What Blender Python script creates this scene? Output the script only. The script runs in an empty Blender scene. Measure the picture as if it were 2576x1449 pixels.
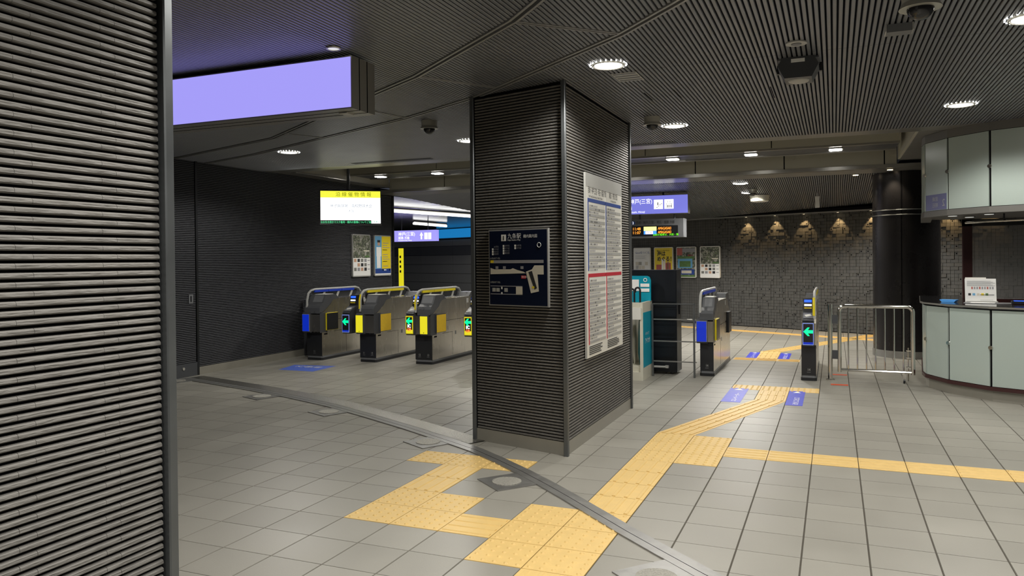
import bpy, bmesh, math, random
from mathutils import Vector, Matrix, Euler
import numpy as np
random.seed(7)
R = random.Random(11)
S = bpy.context.scene
COL = S.collection
# ---------------------------------------------------------------- camera, world, exposure
FPX, YAW, PITCH, ROLL = 1937.06, 0.39627, -0.007, -0.00995
CAM = Vector((0.754, -5.710, 1.436))
PY = -56.67
def basis():
    w = Vector((-math.sin(YAW)*math.cos(PITCH), math.cos(YAW)*math.cos(PITCH), math.sin(PITCH)))
    r = Vector((math.cos(YAW), math.sin(YAW), 0)); u = r.cross(w)
    return math.cos(ROLL)*r+math.sin(ROLL)*u, -math.sin(ROLL)*r+math.cos(ROLL)*u, w
BR, BU, BW = basis()
cd = bpy.data.cameras.new('camera'); cam = bpy.data.objects.new('camera', cd); COL.objects.link(cam)
M = Matrix((BR, BU, -BW)).transposed().to_4x4(); M.translation = CAM; cam.matrix_world = M
cd.sensor_width = 36; cd.lens = FPX/2576*36; cd.shift_y = PY/2576; cd.clip_start = .05; cd.clip_end = 200
S.camera = cam
wd = bpy.data.worlds.new('world'); S.world = wd; wd.use_nodes = True
wd.node_tree.nodes['Background'].inputs[0].default_value = (.55, .6, .75, 1)
wd.node_tree.nodes['Background'].inputs[1].default_value = .05
S.view_settings.view_transform = 'Standard'; S.view_settings.look = 'None'
S.view_settings.gamma = 1; S.view_settings.use_curve_mapping = False
S.view_settings.exposure = 0.5
SPOT_W = 85
def lamp(name, kind, loc, energy, color=(1, 1, 1), rot=None, parent=None, **k):
    l = bpy.data.lights.new(name, kind); l.energy = energy; l.color = color
    for a, v in k.items(): setattr(l, a, v)
    o = bpy.data.objects.new(name, l); COL.objects.link(o); o.location = loc
    if rot: o.rotation_euler = rot
    if parent: o.parent = parent
    return o
# ---------------------------------------------------------------- materials
def mat(name, col, rough=.5, metal=0, noise=0, nscale=20, bump=0, bscale=60, stretch=(1, 1, 1), emit=0, spec=.5, alpha=1, trans=0, cell=0, cvar=0, objvar=0):
    m = bpy.data.materials.new(name); m.use_nodes = True
    nt = m.node_tree; b = nt.nodes['Principled BSDF']; L = nt.links
    c = (*col, 1)
    b.inputs['Base Color'].default_value = c; b.inputs['Roughness'].default_value = rough
    b.inputs['Metallic'].default_value = metal; b.inputs['Specular IOR Level'].default_value = spec
    if emit:
        b.inputs['Emission Color'].default_value = c; b.inputs['Emission Strength'].default_value = emit
        b.inputs['Base Color'].default_value = (col[0]*.3, col[1]*.3, col[2]*.3, 1)
    if trans: b.inputs['Transmission Weight'].default_value = trans
    if alpha < 1: b.inputs['Alpha'].default_value = alpha
    src = None
    if noise or bump or cell:
        tc = nt.nodes.new('ShaderNodeNewGeometry'); mp = nt.nodes.new('ShaderNodeVectorMath'); mp.operation = 'MULTIPLY'
        L.new(tc.outputs['Position'], mp.inputs[0]); mp.inputs[1].default_value = stretch
    def var(socket, amt):
        nonlocal src
        mx = nt.nodes.new('ShaderNodeMapRange'); L.new(socket, mx.inputs[0])
        mx.inputs[3].default_value = 1-amt; mx.inputs[4].default_value = 1+amt
        v = nt.nodes.new('ShaderNodeVectorMath'); v.operation = 'SCALE'
        if src is None: v.inputs[0].default_value = col
        else: L.new(src, v.inputs[0])
        L.new(mx.outputs[0], v.inputs[3]); src = v.outputs[0]
    if noise:
        n = nt.nodes.new('ShaderNodeTexNoise'); n.inputs['Scale'].default_value = nscale; n.inputs['Detail'].default_value = 5
        L.new(mp.outputs[0], n.inputs['Vector']); var(n.outputs['Fac'], noise)
        rr = nt.nodes.new('ShaderNodeMapRange'); L.new(n.outputs['Fac'], rr.inputs[0])
        rr.inputs[3].default_value = max(.02, rough-.08); rr.inputs[4].default_value = min(1, rough+.08); L.new(rr.outputs[0], b.inputs['Roughness'])
    if cell:
        q = nt.nodes.new('ShaderNodeVectorMath'); q.operation = 'DIVIDE'; L.new(tc.outputs['Position'], q.inputs[0]); q.inputs[1].default_value = (cell, cell, cell)
        f = nt.nodes.new('ShaderNodeVectorMath'); f.operation = 'FLOOR'; L.new(q.outputs[0], f.inputs[0])
        w = nt.nodes.new('ShaderNodeTexWhiteNoise'); w.noise_dimensions = '2D'; L.new(f.outputs[0], w.inputs['Vector']); var(w.outputs['Value'], cvar)
    if objvar:
        oi = nt.nodes.new('ShaderNodeObjectInfo'); var(oi.outputs['Random'], objvar)
    if src is not None: L.new(src, b.inputs['Base Color'])
    if bump:
        n = nt.nodes.new('ShaderNodeTexNoise'); n.inputs['Scale'].default_value = bscale; n.inputs['Detail'].default_value = 4
        L.new(mp.outputs[0], n.inputs['Vector'])
        bp = nt.nodes.new('ShaderNodeBump'); bp.inputs['Strength'].default_value = bump; bp.inputs['Distance'].default_value = .01
        L.new(n.outputs['Fac'], bp.inputs['Height']); L.new(bp.outputs[0], b.inputs['Normal'])
    return m
MT = dict(
 tile=mat('floor_tile_grey', (.288, .274, .238), .42, noise=.10, nscale=3, bump=.06, bscale=160, cell=.3, cvar=.06),
 joint=mat('floor_joint', (.10, .09, .075), .9, spec=.1),
 yellow=mat('tactile_yellow', (.72, .495, .18), .5, noise=.09, nscale=14, bump=.1, bscale=140),
 brick=mat('wall_brick', (.15, .142, .13), .72, noise=.28, nscale=26, bump=.6, bscale=55, stretch=(1, .35, 2.2), objvar=.10),
 brickw=mat('wall_brick_far', (.060, .062, .070), .65, noise=.2, nscale=26, bump=.3, bscale=45, stretch=(.4, .4, 2)),
 mortar=mat('wall_recess', (.010, .010, .011), .95, spec=0),
 mortar2=mat('mosaic_joint', (.012, .012, .012), .95, spec=0),
 trim=mat('trim_metal', (.16, .17, .175), .38, metal=.8, noise=.1, nscale=8),
 trimd=mat('trim_dark', (.03, .032, .034), .35, metal=.5),
 plinth=mat('plinth_stone', (.27, .255, .215), .33, noise=.12, nscale=5),
 slat=mat('ceiling_slat', (.225, .232, .252), .38, metal=.45, noise=.06, nscale=5),
 slatback=mat('ceiling_recess', (.012, .013, .017), .9, spec=0),
 panel=mat('ceiling_panel', (.155, .15, .14), .5, noise=.05, nscale=3),
 beige=mat('coffer_beige', (.44, .42, .34), .55, noise=.05, nscale=3),
 lip=mat('coffer_lip', (.36, .35, .32), .28, metal=.6),
 track=mat('track_metal', (.34, .34, .335), .4, metal=.4),
 dark=mat('dark_seam', (.008, .008, .009), .8, spec=0),
 steel=mat('brushed_steel', (.66, .63, .57), .25, metal=1, noise=.08, nscale=30, stretch=(1, 1, .1)),
 steeld=mat('worn_steel', (.34, .335, .32), .40, metal=.75, noise=.2, nscale=14, bump=.15, bscale=30),
 dimple=mat('dimpled_steel', (.42, .41, .38), .3, metal=1, bump=1.0, bscale=90),
 disc=mat('socket_disc', (.40, .385, .34), .55, metal=.4, noise=.5, nscale=90, bump=1.0, bscale=120),
 chrome=mat('chrome', (.72, .7, .66), .12, metal=1),
 black=mat('black_plastic', (.016, .017, .02), .32, noise=.1, nscale=12),
 gloss=mat('gloss_black', (.012, .012, .013), .1),
 dgrey=mat('dark_grey_plastic', (.06, .063, .07), .38, noise=.08, nscale=12),
 mgrey=mat('grey_plastic', (.16, .165, .175), .38, noise=.08, nscale=12),
 hoodg=mat('hood_grey', (.085, .088, .095), .3, noise=.06, nscale=12),
 lgrey=mat('light_grey', (.42, .42, .40), .45, noise=.05, nscale=12),
 white=mat('white_plastic', (.72, .71, .66), .45, noise=.04, nscale=12),
 cream=mat('cream_panel', (.62, .60, .50), .4, noise=.04, nscale=12),
 blue=mat('blue_panel', (.012, .05, .50), .35, emit=0), blueline=mat('blue_frame', (.25, .34, .85), .4, emit=.5),
 navy=mat('navy_print', (.006, .010, .028), .25),
 ypanel=mat('yellow_panel', (.80, .66, .02), .35, noise=.03), yflap=mat('yellow_flap', (.95, .62, .03), .6, noise=.1, nscale=30, bump=.2, bscale=120),
 teal=mat('teal_print', (.0, .30, .42), .4), tealc=mat('teal_cloth', (.0, .10, .11), .8),
 paper=mat('paper', (.86, .86, .84), .55), ink=mat('ink_black', (.02, .02, .022), .6), inkg=mat('ink_grey', (.30, .30, .32), .6),
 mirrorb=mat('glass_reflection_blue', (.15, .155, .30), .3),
 red=mat('ink_red', (.50, .02, .04), .5), bluei=mat('ink_blue', (.02, .06, .28), .5), redt=mat('red_tape', (.62, .09, .03), .6),
 rblue=mat('floor_sticker_blue', (.035, .045, .55), .45, noise=.05, nscale=20),
 rblue2=mat('floor_sheet_blue', (.10, .17, .62), .5, noise=.35, nscale=30),
 glass=mat('frosted_glass', (.43, .50, .465), .22, noise=.03, nscale=2, spec=.6),
 cabinet=mat('navy_cabinet', (.004, .006, .010), .35, noise=.15, nscale=6),
 pillar=mat('pillar_dark', (.022, .02, .021), .28, metal=.4, noise=.1, nscale=3),
 mosaic=mat('mosaic_tile', (.085, .084, .080), .7, noise=.25, nscale=9, bump=.2, bscale=90, spec=.2, cell=.062, cvar=.06),
 pframe=mat('poster_frame', (.60, .60, .58), .3, metal=.5),
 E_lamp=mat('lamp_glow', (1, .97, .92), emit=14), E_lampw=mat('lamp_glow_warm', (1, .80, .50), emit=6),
 E_dim=mat('lamp_dim', (.8, .8, .74), emit=.6),
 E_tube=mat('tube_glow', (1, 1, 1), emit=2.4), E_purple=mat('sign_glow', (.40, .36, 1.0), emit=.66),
 E_purple2=mat('sign_glow_blue', (.22, .23, .80), emit=.62), E_wsign=mat('sign_white', (1, 1, 1), emit=1.0),
 E_white=mat('screen_white', (1, 1, .97), emit=1.1), E_yel=mat('screen_yellow', (.90, .90, .06), emit=.75),
 E_txt=mat('screen_text', (.10, .17, .30), emit=.6), E_txt2=mat('screen_title', (.25, .27, .0), emit=.5),
 E_gtext=mat('screen_green', (.1, .75, .32), emit=.9), E_green=mat('arrow_green', (.0, .80, .27), emit=1.1),
 E_or=mat('led_orange', (1, .30, .03), emit=1.7), E_lgreen=mat('led_green', (.15, .85, .02), emit=1.1), E_led_y=mat('led_yellow', (1, .95, .25), emit=1.2),
 E_led_b=mat('led_blue', (.05, .25, .9), emit=1.1), E_led_p=mat('led_pink', (1, .72, .75), emit=1.1), E_red=mat('led_red', (1, .12, .03), emit=1.4),
 E_ylbox=mat('light_yellow', (.90, .80, .02), emit=.55), E_blbox=mat('light_blue', (.002, .022, .42), emit=.65), E_sky=mat('reflection_cyan', (.015, .28, .72), emit=.45),
 E_btn=mat('button_blue', (.02, .10, 1), emit=1.2), tray=mat('tray_blue', (.10, .40, .95), .3, noise=.02),
 brown=mat('frame_maroon', (.045, .012, .012), .4), darkglass=mat('dim_glass', (.30, .30, .30), .05, alpha=.42),
 wallpanel=mat('wall_panel_grey', (.26, .255, .22), .45, noise=.05, nscale=2), wallpaneld=mat('wall_panel_dark', (.10, .10, .095), .45),
 mirrorc=mat('ceiling_pale_metal', (.20, .195, .185), .2, metal=.6, noise=.12, nscale=2, stretch=(.4, 6, 1)),
 skin=mat('print_skin', (.55, .33, .22), .6), green=mat('print_green', (.10, .20, .06), .6, noise=.5, nscale=18), stone=mat('print_grey', (.20, .20, .18), .6, noise=.6, nscale=22),
 pyel=mat('print_yellow', (.85, .65, .02), .5), psky=mat('print_sky', (.14, .38, .62), .5), pred=mat('print_red', (.45, .10, .08), .5), pbeige=mat('print_beige', (.66, .62, .52), .5),
 smoke=mat('smoked_dome', (.02, .02, .022), .08), silver=mat('silver_paint', (.55, .54, .48), .3, metal=.5),
)
# ---------------------------------------------------------------- mesh helpers
def collage():
    m = bpy.data.materials.new('print_collage'); m.use_nodes = True; nt = m.node_tree; b = nt.nodes['Principled BSDF']; b.inputs['Roughness'].default_value = .5
    g = nt.nodes.new('ShaderNodeNewGeometry'); n = nt.nodes.new('ShaderNodeTexNoise'); n.inputs['Scale'].default_value = 16; n.inputs['Detail'].default_value = 7; n.inputs['Distortion'].default_value = 1.2
    c = nt.nodes.new('ShaderNodeValToRGB'); e = c.color_ramp.elements; e[0].position = .36; e[0].color = (.03, .032, .03, 1); e[1].position = .66; e[1].color = (.42, .41, .37, 1)
    for p, col in ((.44, (.10, .10, .085, 1)), (.50, (.09, .13, .05, 1)), (.55, (.20, .195, .17, 1))): x = e.new(p); x.color = col
    nt.links.new(g.outputs['Position'], n.inputs['Vector']); nt.links.new(n.outputs['Fac'], c.inputs[0]); nt.links.new(c.outputs[0], b.inputs['Base Color']); return m
MT['collage'] = collage()
class MB:
    def __init__(s): s.v = []; s.f = []; s.m = []; s.mats = []
    def mi(s, m):
        m = MT[m]
        if m not in s.mats: s.mats.append(m)
        return s.mats.index(m)
    def poly(s, pts, m, flip=False):
        i = len(s.v); s.v += [tuple(p) for p in pts]; f = list(range(i, i+len(pts)))
        s.f.append(f[::-1] if flip else f); s.m.append(s.mi(m)); return s
    def prism(s, prof, a, b, m, axis=0):
        """prof = 2D polygon; extruded along axis from a to b"""
        n = len(prof); i = len(s.v)
        for t in (a, b):
            for p, q in prof:
                s.v.append({0: (t, p, q), 1: (p, t, q), 2: (p, q, t)}[axis])
        k = s.mi(m); F = [list(range(i, i+n))[::-1], list(range(i+n, i+2*n))]
        F += [[i+j, i+(j+1) % n, i+n+(j+1) % n, i+n+j] for j in range(n)]
        if axis == 1: F = [f[::-1] for f in F]
        ar = sum(prof[j][0]*prof[(j+1) % n][1]-prof[(j+1) % n][0]*prof[j][1] for j in range(n))
        if ar < 0: F = [f[::-1] for f in F]
        s.f += F; s.m += [k]*len(F); return s
    def box(s, x0, x1, y0, y1, z0, z1, m, bev=0):
        if bev:
            b = bev
            return s.prism([(x0+b, y0), (x1-b, y0), (x1, y0+b), (x1, y1-b), (x1-b, y1), (x0+b, y1), (x0, y1-b), (x0, y0+b)], z0, z1, m, 2)
        return s.prism([(x0, y0), (x1, y0), (x1, y1), (x0, y1)], z0, z1, m, 2)
    def obox(s, P, ux, uy, uz, m):
        """oriented box from corner P with edge vectors"""
        P, ux, uy, uz = map(Vector, (P, ux, uy, uz)); i = len(s.v)
        for c in (0, 1):
            for a, b in ((0, 0), (1, 0), (1, 1), (0, 1)): s.v.append(tuple(P+ux*a+uy*b+uz*c))
        F = [[0, 3, 2, 1], [4, 5, 6, 7], [0, 1, 5, 4], [1, 2, 6, 5], [2, 3, 7, 6], [3, 0, 4, 7]]
        if ux.cross(uy).dot(uz) < 0: F = [f[::-1] for f in F]
        k = s.mi(m); s.f += [[i+q for q in f] for f in F]; s.m += [k]*6; return s
    def cyl(s, c, r, z0, z1, m, n=20, r2=None, cap=True):
        r2 = r if r2 is None else r2; i = len(s.v); k = s.mi(m)
        for z, q in ((z0, r), (z1, r2)):
            for j in range(n): a = 2*math.pi*j/n; s.v.append((c[0]+q*math.cos(a), c[1]+q*math.sin(a), z))
        F = [[i+j, i+(j+1) % n, i+n+(j+1) % n, i+n+j] for j in range(n)]
        if cap: F += [[i+j for j in range(n)][::-1], [i+n+j for j in range(n)]]
        s.f += F; s.m += [k]*len(F); return s
    def dome(s, c, r, m, n=16, rings=5, down=True, sz=1):
        prev = None; k = s.mi(m)
        for a in range(rings+1):
            t = a/rings*math.pi/2; rr = r*math.cos(t); z = c[2]+(-1 if down else 1)*r*sz*math.sin(t)
            if a == rings: cur = [len(s.v)]; s.v.append((c[0], c[1], z))
            else:
                cur = list(range(len(s.v), len(s.v)+n)); s.v += [(c[0]+rr*math.cos(2*math.pi*j/n), c[1]+rr*math.sin(2*math.pi*j/n), z) for j in range(n)]
            if prev:
                for j in range(n):
                    f = [prev[j], prev[(j+1) % n], cur[(j+1) % n], cur[j]] if len(cur) > 1 else [prev[j], prev[(j+1) % n], cur[0]]
                    s.f.append(f[::-1] if down else f); s.m.append(k)
            prev = cur
        return s
    def tube(s, pts, r, m, n=8):
        pts = [Vector(p) for p in pts]; k = s.mi(m); rings = []
        up = Vector((0, 0, 1)); prevx = None
        for i, p in enumerate(pts):
            d = ((pts[i+1]-p) if i == 0 else (p-pts[i-1]) if i == len(pts)-1 else (pts[i+1]-p).normalized()+(p-pts[i-1]).normalized()).normalized()
            x = d.cross(up) if prevx is None else (prevx-d*prevx.dot(d))
            if x.length < 1e-3: x = d.cross(Vector((0, 1, 0)))
            x.normalize(); prevx = x; y = d.cross(x)
            i0 = len(s.v); s.v += [tuple(p+(x*math.cos(2*math.pi*j/n)+y*math.sin(2*math.pi*j/n))*r) for j in range(n)]; rings.append(i0)
        for a, b in zip(rings, rings[1:]):
            for j in range(n): s.f.append([a+j, a+(j+1) % n, b+(j+1) % n, b+j]); s.m.append(k)
        s.f.append([rings[0]+j for j in range(n)][::-1]); s.f.append([rings[-1]+j for j in range(n)]); s.m += [k, k]
        return s
    def torus(s, c, r, t, m, n=28, q=6, arc=(0, 2*math.pi)):
        return s.tube([(c[0]+r*math.cos(a), c[1]+r*math.sin(a), c[2]) for a in np.linspace(arc[0], arc[1], n)], t, m, q)
    def xf(s, mtx):
        s.v = [tuple(mtx @ Vector(v)) for v in s.v]; return s
    def mesh(s, name):
        me = bpy.data.meshes.new(name); me.from_pydata(s.v, [], s.f)
        for m in s.mats: me.materials.append(m)
        me.polygons.foreach_set('material_index', s.m); me.update(); return me
    def build(s, name, parent=None, smooth=False, **props):
        o = bpy.data.objects.new(name, s.mesh(name)); COL.objects.link(o)
        if parent is not None: o.parent = parent
        if smooth:
            o.data.polygons.foreach_set('use_smooth', [True]*len(s.f))
            try: o.data.set_sharp_from_angle(angle=.6)
            except Exception: pass
        for k, v in props.items(): o[k] = v
        return o
def thing(name, label, cat, loc=(0, 0, 0), rz=0, group=None):
    o = bpy.data.objects.new(name, None); COL.objects.link(o); o.location = loc; o.rotation_euler = (0, 0, rz)
    o.empty_display_size = .1; o['label'] = label; o['category'] = cat
    if group: o['group'] = group
    return o
def struct(name, mb, parent=None, **p):
    o = mb.build(name, parent, **p)
    if parent is None: o['kind'] = 'structure'
    return o
def copy_tree(o, parent=None):
    c = o.copy(); COL.objects.link(c); c.parent = parent
    for ch in list(o.children): copy_tree(ch, c)
    return c
def text_mesh(txt, size, m, align='LEFT', bold=0):
    cu = bpy.data.curves.new('t', 'FONT'); cu.body = txt; cu.size = size; cu.align_x = align; cu.resolution_u = 2; cu.offset = bold
    o = bpy.data.objects.new('t', cu); COL.objects.link(o)
    dg = bpy.context.evaluated_depsgraph_get(); me = bpy.data.meshes.new_from_object(o.evaluated_get(dg))
    bpy.data.objects.remove(o); me.materials.clear(); me.materials.append(MT[m]); return me
def text(name, txt, size, m, mtx, parent=None, align='LEFT', squash=1, bold=0):
    """mtx maps text plane (x right, y up, z out) into the parent's space"""
    me = text_mesh(txt, size, m, align, bold); me.transform(Matrix.Diagonal((squash, 1, 1, 1))); me.transform(mtx)
    o = bpy.data.objects.new(name, me); COL.objects.link(o)
    if parent is not None: o.parent = parent
    return o
def plane_mtx(P, right, up=(0, 0, 1)):
    r = Vector(right).normalized(); u = Vector(up).normalized(); n = r.cross(u)
    m = Matrix((r, u, n)).transposed().to_4x4(); m.translation = Vector(P); return m
def pix(X):
    d = Vector(X)-CAM; z = d.dot(BW); return 1288+FPX*d.dot(BR)/z, 724.5+PY-FPX*d.dot(BU)/z, z
def interp(poly, x):
    for (x0, y0), (x1, y1) in zip(poly, poly[1:]):
        if x0 <= x <= x1: return y0+(y1-y0)*(x-x0)/(x1-x0)
    return poly[0][1] if x < poly[0][0] else poly[-1][1]
H = 2.757
T = .3
WALL0 = Vector((-2.38, 11.70, 0)); WD = Vector((.903, -.43, 0)).normalized(); WN = Vector((WD.y, -WD.x, 0))   # WN points to the room
def wy(x): return WALL0.y+(x-WALL0.x)*WD.y/WD.x
def rear_z(y): return 2.68-.07*(y-6.1)
# ================================================================ FLOOR
floor = struct('floor', MB().box(-16, 5.6, -9, 20, -.12, -.006, 'joint'))
tactile = {}                                                       # (i, j) -> kind
def tk(kind, *cells):
    for c in cells: tactile[c] = kind
tk('dot', *[(i, j) for i in (-6, -5) for j in (-7, -6)]); tk('barA', (-6, -5), (-6, -4)); tk('barB', (-4, -7))
tk('dot', *[(i, j) for i in (-3, -2) for j in (-8, -7, -6)]); tk('barA', (-2, -9), (-2, -10))
tk('dot', (-7, -3), (-6, -3), (-5, -3))
tk('barA', *[(-2, j) for j in (-5, -4, -3, -2)]); tk('dot', *[(i, j) for i in (-2, -1) for j in (-1, 0, 1)])
tk('barB', *[(i, 0) for i in range(0, 14)])
tk('barA', (0, 8), (0, 9)); tk('dot', (-1, 10), (0, 10), (1, 10))
def tile_mesh(g1=.003, g2=.0016):
    m = MB(); b = .0015
    x0, x1, y0, y1 = g1, T-g1, g2, T-g2
    i = 0; m.v = [(x0, y0, -.007), (x1, y0, -.007), (x1, y1, -.007), (x0, y1, -.007), (x0+b, y0+b, 0), (x1-b, y0+b, 0), (x1-b, y1-b, 0), (x0+b, y1-b, 0)]
    m.f = [[4, 5, 6, 7], [0, 1, 5, 4], [1, 2, 6, 5], [2, 3, 7, 6], [3, 0, 4, 7]]; m.m = [m.mi('tile')]*5; return m
tm = tile_mesh().mesh('floor_tile')
cells = []
diag_cells = set()
for i in range(-48, 18):
    for j in range(-22, 45):
        if (i, j) in tactile: continue
        X, Y = (i+.5)*T, (j+.5)*T
        if X < -6.9 and Y < 6.6: continue
        if Y > wy(X)+.3: continue
        cs = [pix((a, b, 0)) for a, b in ((i*T, j*T), (i*T+T, j*T), (i*T+T, j*T+T), (i*T, j*T+T))]
        area = 0
        if min(c[2] for c in cs) > .2:
            area = abs(sum(cs[k][0]*cs[(k+1) % 4][1]-cs[(k+1) % 4][0]*cs[k][1] for k in range(4)))/2
            u, v = sum(c[0] for c in cs)/4, sum(c[1] for c in cs)/4
            if not (405 < u < 2620 and v < 1500): area = -1
        else: area = -1
        cells.append((area, i, j))
cells.sort(reverse=True)
for a, i, j in cells[:300]:
    o = bpy.data.objects.new('floor_tile', tm); COL.objects.link(o); o.parent = floor; o.location = (i*T, j*T, 0)
m = MB(); base = tile_mesh()
for a, i, j in cells[300:]:
    k = len(m.v); m.v += [(x+i*T, y+j*T, z) for x, y, z in base.v]; m.f += [[q+k for q in f] for f in base.f]
m.m = [m.mi('tile')]*len(m.f); m.build('floor_tile_field', floor, kind='stuff')
def tact_mesh(kind):
    m = MB(); g = .0025; m.box(g, T-g, g, T-g, -.006, .0005, 'yellow')
    if kind == 'dot':
        for a in range(5):
            for b in range(5):
                c = (.03+.06*a, .03+.06*b); m.cyl(c, .0135, 0, .0062, 'yellow', 8, .0062)
    else:
        for a in range(4):
            c = .0375+.075*a; h = .0085
            pr = [(c-h*1.6, 0), (c-h, .005), (c+h, .005), (c+h*1.6, 0)]
            if kind == 'barA': m.prism(pr, .012, T-.012, 'yellow', 1)
            else: m.prism([(q, z) for q, z in pr], .012, T-.012, 'yellow', 0)
    return m
tmesh = {k: tact_mesh(k).mesh('tactile_tile') for k in ('dot', 'barA', 'barB')}
for (i, j), k in tactile.items():
    o = bpy.data.objects.new('tactile_tile', tmesh[k]); COL.objects.link(o); o.parent = floor; o.location = (i*T, j*T, .0008)
def strip_tiles(P, Q, w, n, bars=True, name='tactile_tile', shear=(1, 0), far=False):
    """n sheared tiles from segment P..P+shear*w to Q..Q+shear*w"""
    P, Q = Vector((*P, 0)), Vector((*Q, 0)); s = Vector((shear[0], shear[1], 0))*w
    for k in range(n):
        a = P+(Q-P)*(k+.008)/n; b = P+(Q-P)*(k+.992)/n; m = MB()
        m.obox(a+Vector((0, 0, -.004)), s, b-a, (0, 0, .0055), 'yellow')
        if bars:
            for q in range(4):
                c = (q+.5)/4; m.obox(a+s*(c-.035)+(b-a)*.04+Vector((0, 0, .001)), s*.07, (b-a)*.92, (0, 0, .005), 'yellow')
        m.build(name, floor)
strip_tiles((-2*T, 2*T), (0, 8*T), T, 6)
strip_tiles((-.575, 5.52), (.31, 5.52), .24, 3, bars=True, shear=(0, 1))
strip_tiles((-.29, 5.76), (-.29, 6.6), .29, 3)
strip_tiles((-.29, 6.6), (1.30, 9.85), .29, 11)
wn = WN*.80
a = WALL0+WD*-3.2+wn; b = WALL0+WD*5.2+wn
strip_tiles((a.x, a.y), (b.x, b.y), .26, 28, shear=(WN.x, WN.y))
# floor shutter rail
RL = [(-6.72, 1.49), (-5.31, 1.10), (-4.62, .88), (-3.89, .60), (-3.28, .305), (-2.629, -.03), (-2.115, -.32), (-1.95, -.415), (-1.774, -.52), (-1.507, -.72), (-1.232, -.94), (-.984, -1.155), (-.76, -1.36), (-.299, -1.80), (-.077, -2.00), (.149, -2.20), (.75, -2.72), (1.6, -3.4)]
def offs(poly, d):
    out = []
    for i, p in enumerate(poly):
        a = Vector(poly[max(0, i-1)]); b = Vector(poly[min(len(poly)-1, i+1)]); t = (b-a).normalized(); n = Vector((-t.y, t.x)); out.append(tuple(Vector(p)+n*d))
    return out
def ribbon(m, A, B, z0, z1, mt):
    for i in range(len(A)-1):
        q = [A[i], A[i+1], B[i+1], B[i]]
        m.poly([(*p, z1) for p in q], mt); m.poly([(*A[i], z0), (*A[i+1], z0), (*A[i+1], z1), (*A[i], z1)], mt); m.poly([(*B[i], z0), (*B[i+1], z0), (*B[i+1], z1), (*B[i], z1)], mt, True)
rail = thing('floor_rail', 'curved steel shutter rail set in the floor, running past the map column', 'rail')
m = MB(); ribbon(m, RL, offs(RL, .115), -.003, .0082, 'steeld'); m.build('steel_strip', rail)
m = MB(); D = [p for p in RL if p[0] < -1.9]; DO = offs(RL, .122)[:len(D)]; ribbon(m, DO, offs(RL, .30)[:len(D)], -.003, .0075, 'dimple'); m.build('dimpled_strip', rail)
m = MB(); ribbon(m, offs(RL, .05), offs(RL, .054), .0080, .0085, 'dark'); m.build('slot', rail)
sock = [(-6.63, 1.36, 'beside the ribbed door at the left'), (-4.90, .85, 'second along the rail from the ribbed door'), (-3.70, .39, 'just before the green reflection'), (-2.21, -.36, 'where the rail nears the column'), (-1.20, -1.14, 'between the yellow tiles in front of the column'), (.017, -2.28, 'at the bottom edge of the picture')]
for x, y, w in sock:
    k = min(range(len(RL)-1), key=lambda q: (Vector(RL[q])-Vector((x, y))).length); t = (Vector(RL[min(k+1, len(RL)-1)])-Vector(RL[max(0, k-1)])).normalized(); ang = math.atan2(t.y, t.x)
    s = thing('floor_socket', 'round floor socket in a steel plate, '+w, 'floor socket', (x, y, 0), ang, 'floor sockets along the shutter rail')
    MB().obox((-.15, -.15, -.003), (.30, 0, 0), (0, .38, 0), (0, 0, .0095), 'steeld').build('plate', s)
    MB().cyl((0, -.01), .095, -.002, .0105, 'disc', 24).build('disc', s)
# stickers on the floor
for nm, x, y, w, l, lab in (('a', -.305, 2.19, .19, .87, 'blue floor sticker left of the yellow guide path, before the gates'), ('b', .303, 2.20, .16, .86, 'blue floor sticker right of the yellow guide path, before the gates'),
                            ('c', -.43, 5.77, .15, .70, 'blue floor sticker left of the guide path, beyond the gates'), ('d', .01, 5.77, .15, .70, 'blue floor sticker right of the guide path, beyond the gates')):
    t = thing('floor_sticker', lab, 'sticker', (x, y, .001), 0, 'blue direction stickers on the floor')
    MB().box(0, w, 0, l, 0, .001, 'rblue').build('sheet', t)
    z = .0014
    text('lettering', 'エレベーター' if nm in 'ac' else '改札口出口', .062, 'paper', Matrix.Translation((w*.72, l*.06, z)) @ Matrix.Rotation(math.pi/2, 4, 'Z'), t, squash=1.35)
    MB().poly([(w*.25, l*.86, z), (w*.75, l*.86, z), (w*.5, l*.97, z)], 'paper').build('arrow', t)
t = thing('floor_notice', 'large blue notice sheet stuck on the floor before the leftmost gate', 'notice', (-6.12, 2.58, .001))
MB().poly([(0, 0, 0), (.56, .0, 0), (.54, .55, 0), (-.1, .46, 0)], 'rblue2').build('sheet', t)
text('lettering', 'IC専用', .14, 'paper', Matrix.Translation((.02, .3, .001)), t)
for x, y in ((.80, 3.66), (.80, 4.46)):
    t = MB().box(-.09, .09, -.045, .045, 0, .0012, 'redt').build('floor_tape'); t.location = (x, y, .001); t['label'] = 'short strip of red tape on the floor '+('in front of the steel gate' if y < 4 else 'behind the steel gate'); t['category'] = 'tape'; t['group'] = 'red floor tapes'
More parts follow.
